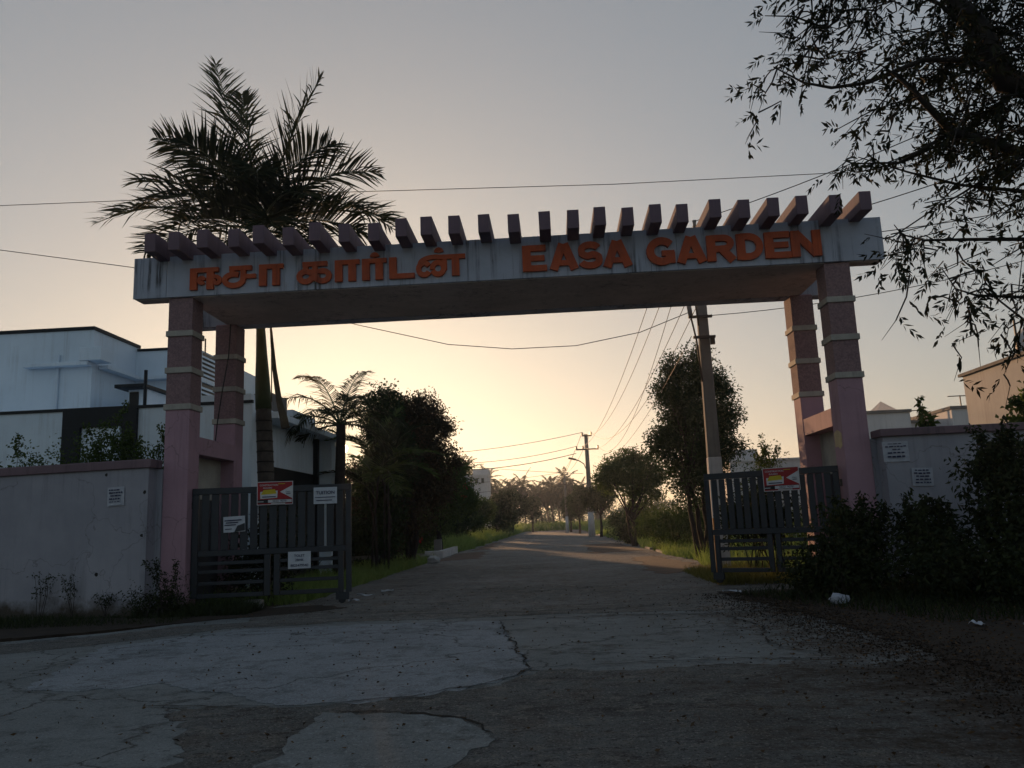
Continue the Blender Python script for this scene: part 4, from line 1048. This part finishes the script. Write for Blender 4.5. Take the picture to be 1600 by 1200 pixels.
shrub('dark bush right behind the slats of the right gate', [(4.3, 16.6, 1.25, .65, .4, .7, 3), (3.7, 16.8, 1.2, .4, .35, .6, 1.5)], 250, .25, 20, .08, .036, 'leaf_shrub', 85)
shrub('bushy weeds grown round the foot of the left column', [(-6.55, 13.55, .3, .45, .3, .38, 2), (-7.0, 13.5, .2, .4, .2, .3, 1)], 90, .16, 16, .055, .022, 'leaf_shrub', 80, name='weed', cat='weeds', sprigs=6)


def weed(x, y, h, label, seed):
    rg = np.random.default_rng(seed); r = random.Random(seed)
    t = thing('weed', label, 'weed', (x, y, 0)); mb = MB(); pc = []
    for i in range(4):
        q = Vector((x + r.uniform(-.05, .05), y, 0)); tip = q + Vector((r.uniform(-.22, .22), r.uniform(-.1, .05), h * r.uniform(.7, 1.05)))
        m1 = q.lerp(tip, .5) + Vector((r.uniform(-.05, .05), 0, 0))
        mb.tube([q - Vector((0, 0, .05)), m1, tip], [.006, .005, .002], 4, False)
        for k in range(7): pc.append(tuple(m1.lerp(tip, r.random() * 1.02) + Vector((r.uniform(-.06, .06), 0, 0))))
    mb.build('stalks', MT['bark'], t, smooth=True)
    V, Fq = cloud_leaves(np.array(pc), .07, 6, .045, .02, rg); np_mesh('foliage', V, Fq, MT['leaf_shrub'], t)


weed(-9.05, 14.05, .95, 'spindly dry weed against the left end of the grey wall', 81)
weed(-8.35, 13.95, .7, 'single small weed against the wall below the chipped hole', 82)
weed(-7.75, 13.85, .45, 'low weed at the wall foot nearest the left column', 83)


# ---------------------------------------------------------------- grass
def grass(name, label, n, xf, yf, hmin, hmax, wd, mat, seed, clump=True):
    rg = np.random.default_rng(seed)
    y = yf(rg.random(n)); x = xf(rg.random(n), y)
    nz = np.sin(x * 1.9 + 1.3 * np.sin(y * .9)) * .5 + np.sin(y * 2.3 + x) * .5
    h = rg.uniform(hmin, hmax, n) * (1 + .35 * nz)
    d = unit(np.stack([rg.normal(size=n) * .38, rg.normal(size=n) * .38, np.ones(n)], 1))
    s = unit(np.stack([rg.normal(size=n), rg.normal(size=n) * .5, np.zeros(n)], 1)) * (wd * rg.uniform(.6, 1.3, n) * np.maximum(1, y / 22))[:, None]
    p = np.stack([x, y, np.full(n, -.04)], 1); m = p + d * h[:, None] * .55
    d2 = unit(d + np.stack([rg.normal(size=n) * .5, rg.normal(size=n) * .5, np.full(n, -.25)], 1)); c = m + d2 * h[:, None] * .5
    V = np.stack([p - s, p + s, m + s * .8, m - s * .8, c], 1).reshape(-1, 3); i = np.arange(n)[:, None] * 5
    Fq = np.concatenate([i + np.array([[0, 1, 2]]), i + np.array([[0, 2, 3]]), i + np.array([[3, 2, 4]])], 0)
    np_mesh(name, V, Fq, MT[mat], kind='stuff', label=label)


grass('grass', 'green grass on the left verge behind the gate', 16000, lambda u, y: -4.72 - u ** 1.4 * 4.5, lambda u: 15.2 + 17 * u ** 1.1, .16, .44, .007, 'grass', 91)
grass('grass', 'tall grass along the far left verge', 20000, lambda u, y: -4.75 - u ** 1.3 * 4.5 + .25 * np.sin(y), lambda u: 42 + 85 * u ** 1.1, .4, 1.0, .008, 'grass', 92)
grass('grass', 'grass along the right verge', 26000, lambda u, y: 4.05 + u ** 1.4 * 7 + .2 * np.sin(y * .8), lambda u: 17.5 + 108 * u ** 1.6, .15, .6, .008, 'grass', 93)
grass('grass', 'yellow green grass tuft by the right gate', 6000, lambda u, y: 3.0 + u * 1.9 + .25 * (18 - y) ** 2 * .03, lambda u: 15.6 + 4.5 * u, .12, .4, .006, 'grass_dry', 94)
grass('grass', 'field of tall grass beyond the end of the road', 30000, lambda u, y: -30 + 70 * u, lambda u: 127.5 + 50 * u ** 1.3, .5, 1.6, .012, 'grass', 95)
grass('grass', 'dark grass along the foot of the left boundary wall', 9000, lambda u, y: -5.9 - u * 9.5, lambda u: 12.4 + 1.6 * u, .05, .2, .006, 'leaf_shrub', 96)
grass('grass', 'weeds at the foot of the left gate and column', 4500, lambda u, y: -7.1 + u * 2.0, lambda u: 13.3 + .9 * u, .06, .28, .006, 'leaf_shrub', 97)
grass('grass', 'dark undergrowth below the right shrubs', 7000, lambda u, y: 3.0 + u * 5.5 + .35 * (13.4 - y), lambda u: 9.6 + 4.2 * u, .06, .3, .007, 'leaf_shrub', 98)

# fallen leaves on the right of the forecourt
rg = np.random.default_rng(99); n = 9000
x = 1.2 + 6.0 * rg.random(n) ** .8; y = 3.6 + 9.2 * rg.random(n)
keep = (x > 3.1 + rg.normal(size=n) * .9) | (rg.random(n) < .07); x, y = x[keep], y[keep]
d = unit(np.stack([rg.normal(size=len(x)), rg.normal(size=len(x)), rg.normal(size=len(x)) * .18], 1))
V, Fq = leaves(np.stack([x, y, np.full(len(x), .022)], 1), d, rg.uniform(.02, .055, len(x)), rg.uniform(.008, .02, len(x)), rg, .3)
np_mesh('leaf_litter', V, Fq, MT['litter'], kind='stuff', label='brown fallen leaves scattered on the right of the forecourt')
n = 10000; y = 4 + 10 * rg.random(n); x = 3.15 + .05 * (10 - y) * .6 + rg.normal(size=n) * .42
d = unit(np.stack([rg.normal(size=n), rg.normal(size=n), rg.normal(size=n) * .3], 1))
V, Fq = leaves(np.stack([x, y, np.full(n, .019)], 1), d, rg.uniform(.012, .04, n), rg.uniform(.008, .022, n), rg, .35)
np_mesh('dirt_crumbs', V, Fq, MT['crumb'], kind='stuff', label='crumbs of soil and rotted leaf along the edge of the dirt verge')
n = 1500; x = rg.uniform(-6, 3.5, n); y = 3.4 + 14 * rg.random(n)
d = unit(np.stack([rg.normal(size=n), rg.normal(size=n), rg.normal(size=n) * .2], 1))
V, Fq = leaves(np.stack([x, y, np.full(n, .02)], 1), d, rg.uniform(.015, .05, n), rg.uniform(.01, .025, n), rg, .3)
np_mesh('grit', V, Fq, MT['litter'], kind='stuff', label='grit and leaf bits strewn over the road')

# ---------------------------------------------------------------- white house on the left
h = thing('white_house', 'two storey white house with black trim behind the left boundary wall', 'house', (-13, 22, 0))
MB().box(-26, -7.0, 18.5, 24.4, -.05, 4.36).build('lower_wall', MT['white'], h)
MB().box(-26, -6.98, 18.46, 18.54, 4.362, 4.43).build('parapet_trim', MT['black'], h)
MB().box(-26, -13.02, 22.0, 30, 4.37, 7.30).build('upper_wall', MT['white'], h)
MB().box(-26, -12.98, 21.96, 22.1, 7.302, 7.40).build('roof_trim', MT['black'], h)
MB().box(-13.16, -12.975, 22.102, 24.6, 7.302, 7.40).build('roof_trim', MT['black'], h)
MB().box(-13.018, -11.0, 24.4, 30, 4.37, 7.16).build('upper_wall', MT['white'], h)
MB().box(-12.97, -10.98, 24.36, 24.5, 7.162, 7.24).build('roof_trim', MT['black'], h)
# shallow sunshade ledges
MB().box(-14.9, -13.0, 21.72, 21.998, 6.22, 6.33).build('sunshade', MT['white'], h, bevel=.01)
MB().box(-13.25, -12.6, 21.7, 22.3, 6.34, 6.72).build('ledge_box', MT['white'], h, bevel=.01)
MB().box(-12.99, -12.72, 22.3, 24.38, 6.2, 6.3).build('sunshade', MT['white'], h)
MB().box(-12.70, -11.05, 24.12, 24.398, 6.2, 6.3).build('sunshade', MT['white'], h)
# upper door with black-edged canopy
MB().box(-11.75, -11.2, 21.7, 24.398, 4.37, 5.42).build('stair_head', MT['white'], h)
MB().box(-11.7, -11.45, 21.66, 21.698, 4.4, 5.35).build('door', MT['dark'], h)
MB().box(-11.95, -11.1, 21.3, 23.7, 5.422, 5.52).build('door_canopy', MT['black'], h, bevel=.01)
for x, y in ((-14.0, 21.95), (-10.2, 18.46)):
    MB().tube([(x, y, .0 if y < 20 else 4.4), (x, y, 4.3 if y < 20 else 6.6)], .045, 8).build('drainpipe', MT['white'], h, smooth=True)
MB().tube([(-10.39, 20.0, 4.3), (-10.39, 20.0, 5.6)], .045, 8).build('terrace_post', MT['black'], h, smooth=True)
# black entrance surround on the lower wall
MB().box(-11.55, -9.75, 18.40, 18.498, 3.95, 4.36).build('entrance_surround', MT['black'], h)
MB().box(-11.55, -11.12, 18.40, 18.498, .0, 3.948).build('entrance_surround', MT['black'], h)
MB().box(-10.1, -9.75, 18.40, 18.498, .0, 3.948).build('entrance_surround', MT['black'], h)
# stair tower with louvres
MB().box(-11.3, -10.86, 24.2, 24.398, 4.37, 7.05).build('vent_tower', MT['white'], h)
MB().box(-10.98, -10.88, 24.398, 25.5, 4.37, 7.05).build('vent_tower', MT['dark'], h)
MB().box(-10.879, -10.82, 24.25, 25.5, 6.08, 6.22).build('vent_sill', MT['white'], h)
for i in range(14):
    z = 5.0 + i * .143
    if z + .1 > 6.05 and z < 6.23: continue
    mb = MB(); mb.prism([(-10.84, 24.22, z), (-10.88, 24.22, z + .07), (-10.88, 24.22, z + .09), (-10.84, 24.22, z + .02)], (0, 1.25, 0)); mb.build('louvre', MT['white'], h)
MB().tube([(-11.0, 24.9, 7.05), (-11.0, 24.9, 7.6)], .025, 6).build('vent_pipe', MT['steel'], h)
# porch facing the road
MB().box(-7.55, -6.45, 18.7, 24.9, 4.0, 4.16).build('porch_slab', MT['white'], h, bevel=.01)
MB().box(-7.2, -6.98, 19.4, 23.3, 2.95, 3.75).build('porch_fascia', MT['white'], h)
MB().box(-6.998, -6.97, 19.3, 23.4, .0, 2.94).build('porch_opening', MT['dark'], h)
MB().box(-6.999, -6.6, 23.9, 24.4, 0, 3.99).build('porch_column', MT['white'], h)
MB().box(-6.999, -6.85, 23.35, 23.5, 0, 3.99).build('downpipe_recess', MT['dark'], h)
MB().box(-7.5, -7.0, 19.9, 21.0, 4.365, 4.82).build('terrace_parapet', MT['grey'], h)
MB().box(-7.5, -7.0, 21.5, 23.6, 4.365, 4.62).build('terrace_parapet', MT['white'], h)
MB().box(-8.6, -7.05, 18.56, 19.3, 4.365, 4.6).build('corner_parapet', MT['white'], h)
wn_ = MB().box(-7.55, -7.3, 18.44, 18.497, 1.5, 2.75).build('window', MT['dark'], h)
MB().box(-7.50, -7.35, 18.43, 18.438, 2.2, 2.7).build('pane', MT['glass'], wn_)

# ---------------------------------------------------------------- houses on the right
h = thing('cream_house', 'cream painted house side with a water tank behind the right wall', 'house', (12, 20, 0))
MB().box(11.2, 20, 12, 22, -.05, 4.72).build('wall', MT['whitewarm'], h)
MB().box(11.12, 20, 11.9, 22.1, 4.722, 4.80).build('roof_edge', MT['grey'], h)
MB().box(11.0, 11.198, 15.2, 19.6, 2.95, 3.05).build('sunshade', MT['whitewarm'], h)
wn_ = MB().box(11.14, 11.198, 16.0, 17.6, 1.6, 2.9).build('window', MT['grey'], h)
MB().box(11.13, 11.138, 16.1, 17.5, 1.7, 2.8).build('pane', MT['glass'], wn_)
mb = MB(); mb.tube([(11.15, 18.8, 3.9), (11.1, 18.5, 3.4), (11.1, 17.8, 3.3), (11.12, 17.2, 3.9)], .015, 6); mb.build('hanging_cable', MT['wire'], h)
t = thing('water_tank', 'blue grey rooftop water tank on the cream house', 'tank', (13.6, 21, 4.8))
MB().tube([(13.0, 21.3, 4.8), (13.0, 21.3, 5.65), (13.0, 21.3, 5.8), (13.0, 21.3, 5.92)], [.62, .62, .5, .2], 20).build('tank_body', MT['polewhite'], t, smooth=True)
MB().tube([(12.35, 21.3, 4.8), (12.35, 21.3, 6.1)], .03, 6).build('tank_pipe', MT['steel'], t)
for i, (x0, x1, y, z, lab) in enumerate([(15.2, 17.6, 40, 6.05, 'flat roofed pale house just right of the right column'), (17.7, 19.6, 42, 5.7, 'lower pale house between its two taller neighbours'), (19.6, 24, 40, 6.1, 'pale house with a roof aerial left of the cream house')]):
    h = thing('pale_house', lab, 'house', (x0, y, 0), 0, 'flat roofed houses beyond the right wall')
    MB().box(x0, x1, y, y + 8, -.05, z - .15).build('wall', MT['far_white'], h)
    MB().box(x0 - .08, x1 + .08, y - .08, y + 8.08, z - .148, z).build('roof_edge', MT['grey'], h)
    wn_ = MB().box(x0 + .7, x0 + 1.7, y - .04, y - .002, z - 2.2, z - 1.1).build('window', MT['grey'], h)
    MB().box(x0 + .78, x0 + 1.62, y - .05, y - .042, z - 2.12, z - 1.18).build('pane', MT['glass'], wn_)
    if i:
        xx = x0 + (1.2 if i == 1 else 1.0); mb = MB(); mb.tube([(xx, y + 1, z), (xx, y + 1, z + .65)], .03, 6).tube([(xx - .6, y + 1, z + .62), (xx + .6, y + 1, z + .62)], .025, 6); mb.build('roof_aerial', MT['steel'], h)
h = thing('pale_house', 'white house with a ladder up its stair block behind the right gate', 'house', (12, 45, 0), 0, 'flat roofed houses beyond the right wall')
MB().box(9.8, 18, 45, 52, -.05, 4.15).build('wall', MT['far_white'], h)
MB().box(9.72, 18, 44.92, 52, 4.152, 4.26).build('roof_edge', MT['far_white'], h)
MB().box(9.9, 11.6, 46, 49, 4.262, 4.9).build('stair_block', MT['far_white'], h)
for k, (x0, x1) in enumerate(((10.4, 11.2), (14.2, 15.2))):
    wn_ = MB().box(x0, x1, 44.95, 44.998, 1.4, 2.6).build('window', MT['grey'], h); MB().box(x0 + .08, x1 - .08, 44.94, 44.948, 1.5, 2.5).build('pane', MT['glass'], wn_)
t = thing('ladder', 'dark metal ladder leaning on the white house behind the right gate', 'ladder', (11.7, 44.6, 0))
mb = MB()
for x in (11.45, 12.05): mb.bar((x, 44.2, 0), (x - .15, 44.88, 4.6), .07, .07)
mb.build('ladder_rails', MT['steel'], t)
for i in range(14):
    q = (i + .6) / 15; MB().bar((11.45 - .15 * q, 44.2 + .68 * q, 4.6 * q), (12.05 - .15 * q, 44.2 + .68 * q, 4.6 * q), .05, .05).build('rung', MT['steel'], t)
h = thing('far_building', 'small white upper storey of a far building among the left trees', 'building', (-10.4, 110, 0))
MB().box(-12.6, -8.9, 110, 116, -.05, 7.9).build('wall', MT['far_white'], h)
MB().box(-12.7, -8.8, 109.9, 116, 7.902, 8.05).build('parapet', MT['far_white'], h)
MB().box(-11.0, -8.9, 112, 116, 8.052, 9.0).build('stair_room', MT['far_white'], h)
for x in (-12.2, -11.3, -10.5, -9.7):
    wn_ = MB().box(x, x + .4, 109.94, 109.998, 6.9, 7.6).build('window', MT['grey'], h); MB().box(x + .05, x + .35, 109.92, 109.938, 6.95, 7.55).build('pane', MT['glass'], wn_)

# ---------------------------------------------------------------- utility poles
p1 = thing('utility_pole', 'near concrete utility pole with whitewashed foot behind the right gate', 'pole', (3.78, 19, 0), 0, 'utility poles along the right verge')
mb = MB()
for z0, z1, a, b in ((2.62, 8.25, .145, .10),):
    mb.add([(3.78 + s * a, 19 + t_ * a * .8, z0) for s, t_ in ((-1, -1), (1, -1), (1, 1), (-1, 1))] + [(3.78 + s * b, 19 + t_ * b * .8, z1) for s, t_ in ((-1, -1), (1, -1), (1, 1), (-1, 1))],
           [(0, 3, 2, 1), (4, 5, 6, 7), (0, 1, 5, 4), (1, 2, 6, 5), (2, 3, 7, 6), (3, 0, 4, 7)])
mb.build('pole_shaft', MT['concrete'], p1, bevel=.02)
mb = MB(); mb.add([(3.78 + s * .168, 19 + t_ * .14, -.1) for s, t_ in ((-1, -1), (1, -1), (1, 1), (-1, 1))] + [(3.78 + s * .152, 19 + t_ * .124, 2.64) for s, t_ in ((-1, -1), (1, -1), (1, 1), (-1, 1))],
       [(0, 3, 2, 1), (4, 5, 6, 7), (0, 1, 5, 4), (1, 2, 6, 5), (2, 3, 7, 6), (3, 0, 4, 7)])
mb.build('whitewashed_foot', MT['polewhite'], p1, bevel=.015)
for z, xa, xb in ((5.95, 3.42, 3.98), (5.45, 3.5, 4.02)): MB().box(xa, xb, 18.80, 18.86, z, z + .06).build('clamp_arm', MT['steel'], p1)
MB().tube([(3.44, 18.78, 6.28), (3.47, 18.78, 5.98)], .055, 10).build('cable_head', MT['concrete'], p1, smooth=True)
MB().tube([(3.47, 18.78, 5.98), (3.56, 18.78, 5.4), (3.62, 18.78, 4.4)], .022, 8).build('conduit', MT['steel'], p1, smooth=True)
MB().tube([(3.60, 18.78, 6.35), (3.64, 18.78, 5.75)], .022, 8).build('conduit', MT['steel'], p1, smooth=True)
MB().box(3.0, 4.5, 18.84, 18.9, 7.55, 7.63).build('cross_arm', MT['steel'], p1)
PIN1 = []
for x in (3.05, 3.4, 4.1, 4.45):
    MB().tube([(x, 18.87, 7.63), (x, 18.87, 7.72), (x, 18.87, 7.8)], [.05, .035, .05], 8).build('insulator', MT['ceramic'], p1, smooth=True); PIN1.append((x, 18.87, 7.78))
MB().tube([(3.78, 19, 8.25), (3.78, 19, 8.36), (3.78, 19, 8.45)], [.055, .04, .055], 8).build('insulator', MT['ceramic'], p1, smooth=True); PIN1.append((3.78, 19, 8.43))
MB().box(3.9, 4.0, 18.82, 18.9, 5.3, 5.5).build('junction_box', MT['steel'], p1)
MB().box(3.05, 3.12, 15.9, 15.96, .0, 1.25).build('orange_upright', paint('orange_upright_paint', (.55, .20, .03), None, 4, .7), label='thin orange upright bar beside the free end of the right gate', cat='post')  # narrow upright in mottled orange


def far_pole(x, y, hgt, label, arm=True, lamp=True, wb=2.0, ws=1.0):
    p = thing('utility_pole', label, 'pole', (x, y, 0), 0, 'utility poles along the right verge')
    mb = MB(); mb.tube([(x, y, wb), (x - .05, y, hgt)], [.22 * ws, .15 * ws], 8); mb.build('pole_shaft', MT['concrete'], p, smooth=True)
    mb = MB(); mb.tube([(x, y, -.1), (x, y, wb)], [.30 * ws, .24 * ws], 8); mb.build('whitewashed_foot', MT['polewhite'], p, smooth=True)
    pins = []
    if arm:
        for z, hw in ((hgt - .2, .42), (hgt - 1.35, .95)):
            MB().box(x - hw, x + hw, y - .2, y - .12, z, z + .12).build('cross_arm', MT['steel'], p)
            for xx in ((x - hw + .05, x + hw - .05) if z > hgt - 1 else (x - hw + .05, x - .35, x + hw - .05)):
                MB().tube([(xx, y - .16, z + .12), (xx, y - .16, z + .36)], [.09, .09], 6).build('insulator', MT['ceramic'], p); pins.append((xx, y - .16, z + .35))
    if lamp:
        MB().tube([(x - .2, y, hgt - 2.9), (x - .35, y - .1, hgt - 2.5), (x - .75, y - .5, hgt - 2.25), (x - 1.15, y - .9, hgt - 2.15)], .045, 6).build('lamp_arm', MT['steel'], p, smooth=True)
        MB().bar((x - 1.05, y - .85, hgt - 2.16), (x - 1.6, y - 1.2, hgt - 2.05), .2, .13).build('lamp_head', MT['steel'], p)
    return pins


PIN2 = far_pole(3.05, 68, 8.5, 'second utility pole with two cross arms and a street lamp')
PIN3 = far_pole(1.5, 98, 7.0, 'third utility pole, small, in front of the coconut palms', True, False, 1.9, .7)
far_pole(-8.0, 55, 2.6, 'short pale post half hidden by grass on the left verge', False, False, 2.2)


# ---------------------------------------------------------------- wires
def wire(a, b, sag, rad, label, group='overhead wires', n=18, name='overhead_wire', mid=None):
    a = Vector(a); b = Vector(b)
    pts_ = [a.lerp(b, i / n) - Vector((0, 0, sag * 4 * (i / n) * (1 - i / n))) for i in range(n + 1)]
    return MB().tube(pts_, rad, 5).build(name, MT['wire'], smooth=True, label=label, cat='wire', group=group)


lab = ['leftmost of the wires running from the near pole down the road', 'second wire from the left between the near and second poles', 'third wire from the left between the near and second poles', 'fourth wire from the left between the near and second poles', 'topmost wire between the near and second poles']
ends = [PIN2[2], PIN2[0], PIN2[3], PIN2[1], PIN2[4]]
for i in range(5): wire(PIN1[i], ends[i], 1.5 + .22 * i, .011, lab[i], 'wires between the near and second poles', 30)
wire((3.45, 18.8, 5.5), (3.9, 68, 6.6), 1.1, .009, 'low slack wire from the near pole clamp to the second pole', 'wires between the near and second poles', 30)
for i, (a, b) in enumerate(zip(PIN2[:3], PIN3[:3])): wire(a, b, .5, .02, ['upper left wire between the second and third poles', 'upper right wire between the second and third poles', 'lower wire between the second and third poles'][i], 'wires between the second and third poles')
wire(PIN2[0], (-15.5, 64, 7.1), .55, .022, 'upper wire from the second pole to the trees on the left', 'wires from the second pole to the left')
wire(PIN2[2], (-15.5, 63, 7.0), .95, .022, 'middle wire from the second pole to the trees on the left', 'wires from the second pole to the left')
cb_ = wire((2.1, 67.8, 6.9), (-15.5, 62, 6.3), .9, .03, 'thick spacer cable from the second pole to the left trees', 'wires from the second pole to the left')
wire((2.6, 68, 5.2), (-15.5, 82, 8.3), .2, .018, 'thin wire falling from the left trees to the second pole', 'wires from the second pole to the left')
wire(PIN3[0], (-16, 96, 6.2), .3, .022, 'upper wire from the third pole to the left', 'wires from the third pole to the left')
wire(PIN3[2], (-16, 96, 5.0), .3, .022, 'lower wire from the third pole to the left', 'wires from the third pole to the left')
# sagging service wire that passes under and then behind the arch beam
SP = [(-13.9, 19, 8.73), (-10.31, 19, 8.05), (-7.2, 19, 7.05), (-4.57, 19, 6.25), (-2.37, 19, 5.65), (-.82, 19, 5.46), (.72, 19, 5.46), (2.27, 18.95, 5.7), (3.44, 18.85, 6.1)]
SP = [(-22, 19, 9.9)] + SP
MB().tube(SP, .010, 5).build('overhead_wire', MT['wire'], smooth=True, label='sagging wire seen under the arch between palm and near pole', cat='wire', group='overhead wires')
MB().tube([(-24, 21, 10.9), (-14.65, 20.4, 10.55), (-6, 20, 10.2), (1.99, 20, 9.95), (8, 20, 9.9), (16, 20, 10.2)], .010, 5).build('overhead_wire', MT['wire'], smooth=True, label='highest long wire crossing the sky behind the royal palm', cat='wire', group='overhead wires')
wire((3.78, 19, 8.43), (9.5, 8.5, 7.6), .25, .010, 'upper wire from the near pole to the right over the rafters', 'wires from the near pole to the right')
wire((4.45, 18.87, 7.78), (10.5, 9, 7.0), .3, .010, 'middle wire from the near pole to the right over the rafters', 'wires from the near pole to the right')
wire((4.1, 18.87, 7.78), (13, 14, 7.3), .4, .010, 'lower wire from the near pole passing right of the beam end', 'wires from the near pole to the right')
wire((3.98, 18.85, 6.0), (15, 16, 7.6), .5, .009, 'wire rising right behind the right column', 'wires from the near pole to the right')
MB().tube([(6.12, 14.3, 6.12), (6.35, 14.2, 6.13), (6.7, 13.6, 6.3), (7.1, 12.5, 6.7), (7.6, 10.5, 7.3)], .014, 6).build('service_cable', MT['wire'], smooth=True, label='thick black cable curving up from the right end of the beam', cat='cable')

rg = np.random.default_rng(120)
n = 1500; y = 24 + 60 * rg.random(n) ** 1.3; x = -6.6 - 8.5 * rg.random(n) ** 1.2; z = .15 + (2.2 + .9 * np.sin(y * .5)) * np.where(y > 58, .55, 1) * rg.random(n)
V, Fq = cloud_leaves(np.stack([x, y, z], 1), .5, 26, .17, .07, rg); np_mesh('undergrowth', V, Fq, MT['leaf_dark'], kind='stuff', label='dark undergrowth filling the space below the left trees')
n = 900; y = 22 + 80 * rg.random(n) ** 1.2; x = 5.6 + 9 * rg.random(n); z = .1 + 1.3 * rg.random(n)
V, Fq = cloud_leaves(np.stack([x, y, z], 1), .5, 24, .17, .06, rg); np_mesh('undergrowth', V, Fq, MT['leaf_bright'], kind='stuff', label='green thicket below the right hand trees')

# ---------------------------------------------------------------- small things by the road
t = thing('planter_wall', 'low white concrete planter edge left of the road', 'planter', (-4.6, 35, 0))
MB().bar((-5.5, 34.3, .13), (-4.75, 34.4, .13), .22, .34).build('front_edge', MT['polewhite'], t, bevel=.01)
MB().bar((-4.85, 34.52, .135), (-4.95, 40.5, .135), .2, .33).build('side_edge', MT['polewhite'], t, bevel=.01)
MB().box(-5.25, -4.95, 35.3, 35.6, .02, .75).build('pipe_stub', MT['grey'], t)
t = thing('drain_slab', 'grey concrete slab on two stubs by the grass behind the left gate', 'slab', (-6.3, 26.5, 0))
MB().box(-6.9, -5.75, 26.2, 26.9, .36, .46).build('slab_top', MT['concrete'], t, bevel=.01)
for x in (-6.8, -5.95): MB().box(x, x + .14, 26.3, 26.8, -.03, .359).build('stub', MT['concrete'], t)


def rock(name, label, cat, c, s, mat, seed, sub=2):
    import bmesh
    bm = bmesh.new(); bmesh.ops.create_icosphere(bm, subdivisions=sub, radius=1); r = random.Random(seed)
    for v in bm.verts:
        k = 1 + r.uniform(-.22, .22); v.co = Vector((v.co.x * s[0] * k, v.co.y * s[1] * k, v.co.z * s[2] * k)) + Vector(c)
    me = bpy.data.meshes.new(name); bm.to_mesh(me); bm.free(); me.materials.append(mat)
    return setp(link_mesh(name, me), label, cat)


rock('stone', 'pale pinkish stone lying at the left road edge near the planter', 'stone', (-4.45, 29.6, .12), (.24, .2, .15), MT['whitewarm'], 1)
rock('stone', 'white block stone in the grass before the planter edge', 'stone', (-5.0, 31.5, .14), (.32, .2, .17), MT['concrete'], 2, 1)
rock('plastic_bag', 'crumpled grey plastic bag at the foot of the right shrub', 'bag', (3.95, 11.9, .07), (.13, .11, .085), MT['paperdull'], 3)


def scrap(c, s, a, label, seed, mat='paper'):
    r = random.Random(seed); mb = MB(); n = 4; v = []
    for j in range(n + 1):
        for i in range(n + 1):
            x, y = (i / n - .5) * s[0], (j / n - .5) * s[1]
            v.append((c[0] + x * math.cos(a) - y * math.sin(a), c[1] + x * math.sin(a) + y * math.cos(a), .025 + r.uniform(0, .05)))
    f = [(j * (n + 1) + i, j * (n + 1) + i + 1, (j + 1) * (n + 1) + i + 1, (j + 1) * (n + 1) + i) for j in range(n) for i in range(n)]
    mb.add(v, f); mb.build('paper_scrap', MT[mat], label=label, cat='litter', group='scraps of litter on the ground')


scrap((-3.7, 14.9), (.2, .1), .2, 'white paper scrap beside the wheel of the left gate', 1)
scrap((-3.75, 16.0), (.35, .07), -.1, 'long white scrap just behind the left gate', 2)
scrap((-3.5, 16.9), (.25, .08), .3, 'small pale scrap at the edge of the left grass', 3)
scrap((4.5, 9.25), (.16, .12), .8, 'white folded paper on the dark ground right of the forecourt', 4)
scrap((4.9, 9.0), (.1, .05), .1, 'tiny white scrap right of the folded paper', 5)
scrap((2.9, 14.0), (.3, .08), 0, 'flat pale scrap in front of the right gate', 6)
scrap((3.45, 20.3), (.5, .12), .1, 'pale strip of litter at the right road edge behind the gate', 7)

# ---------------------------------------------------------------- evening haze
HZ = 0.0006
if HZ:
    hm = bpy.data.materials.new('haze'); hm.use_nodes = True; hn = hm.node_tree
    hn.nodes.remove(hn.nodes['Principled BSDF'])
    pv = hn.nodes.new('ShaderNodeVolumePrincipled'); pv.inputs['Color'].default_value = (.70, .80, .98, 1); pv.inputs['Density'].default_value = HZ; pv.inputs['Anisotropy'].default_value = .55
    hn.links.new(pv.outputs[0], hn.nodes['Material Output'].inputs['Volume'])
    MB().box(-950, 950, -90, 950, -1.1, 62).build('haze', hm, kind='stuff', label='thin evening haze filling the air')

import bmesh as _bm
_b = _bm.new(); _bm.ops.create_uvsphere(_b, u_segments=24, v_segments=12, radius=8.5)
_m = bpy.data.meshes.new('low_sun'); _b.to_mesh(_m); _b.free(); _m.materials.append(sm)
lo = link_mesh('low_sun', _m); lo.location = sd * 1700 + Vector((0, 0, 1.3)); lo['kind'] = 'structure'
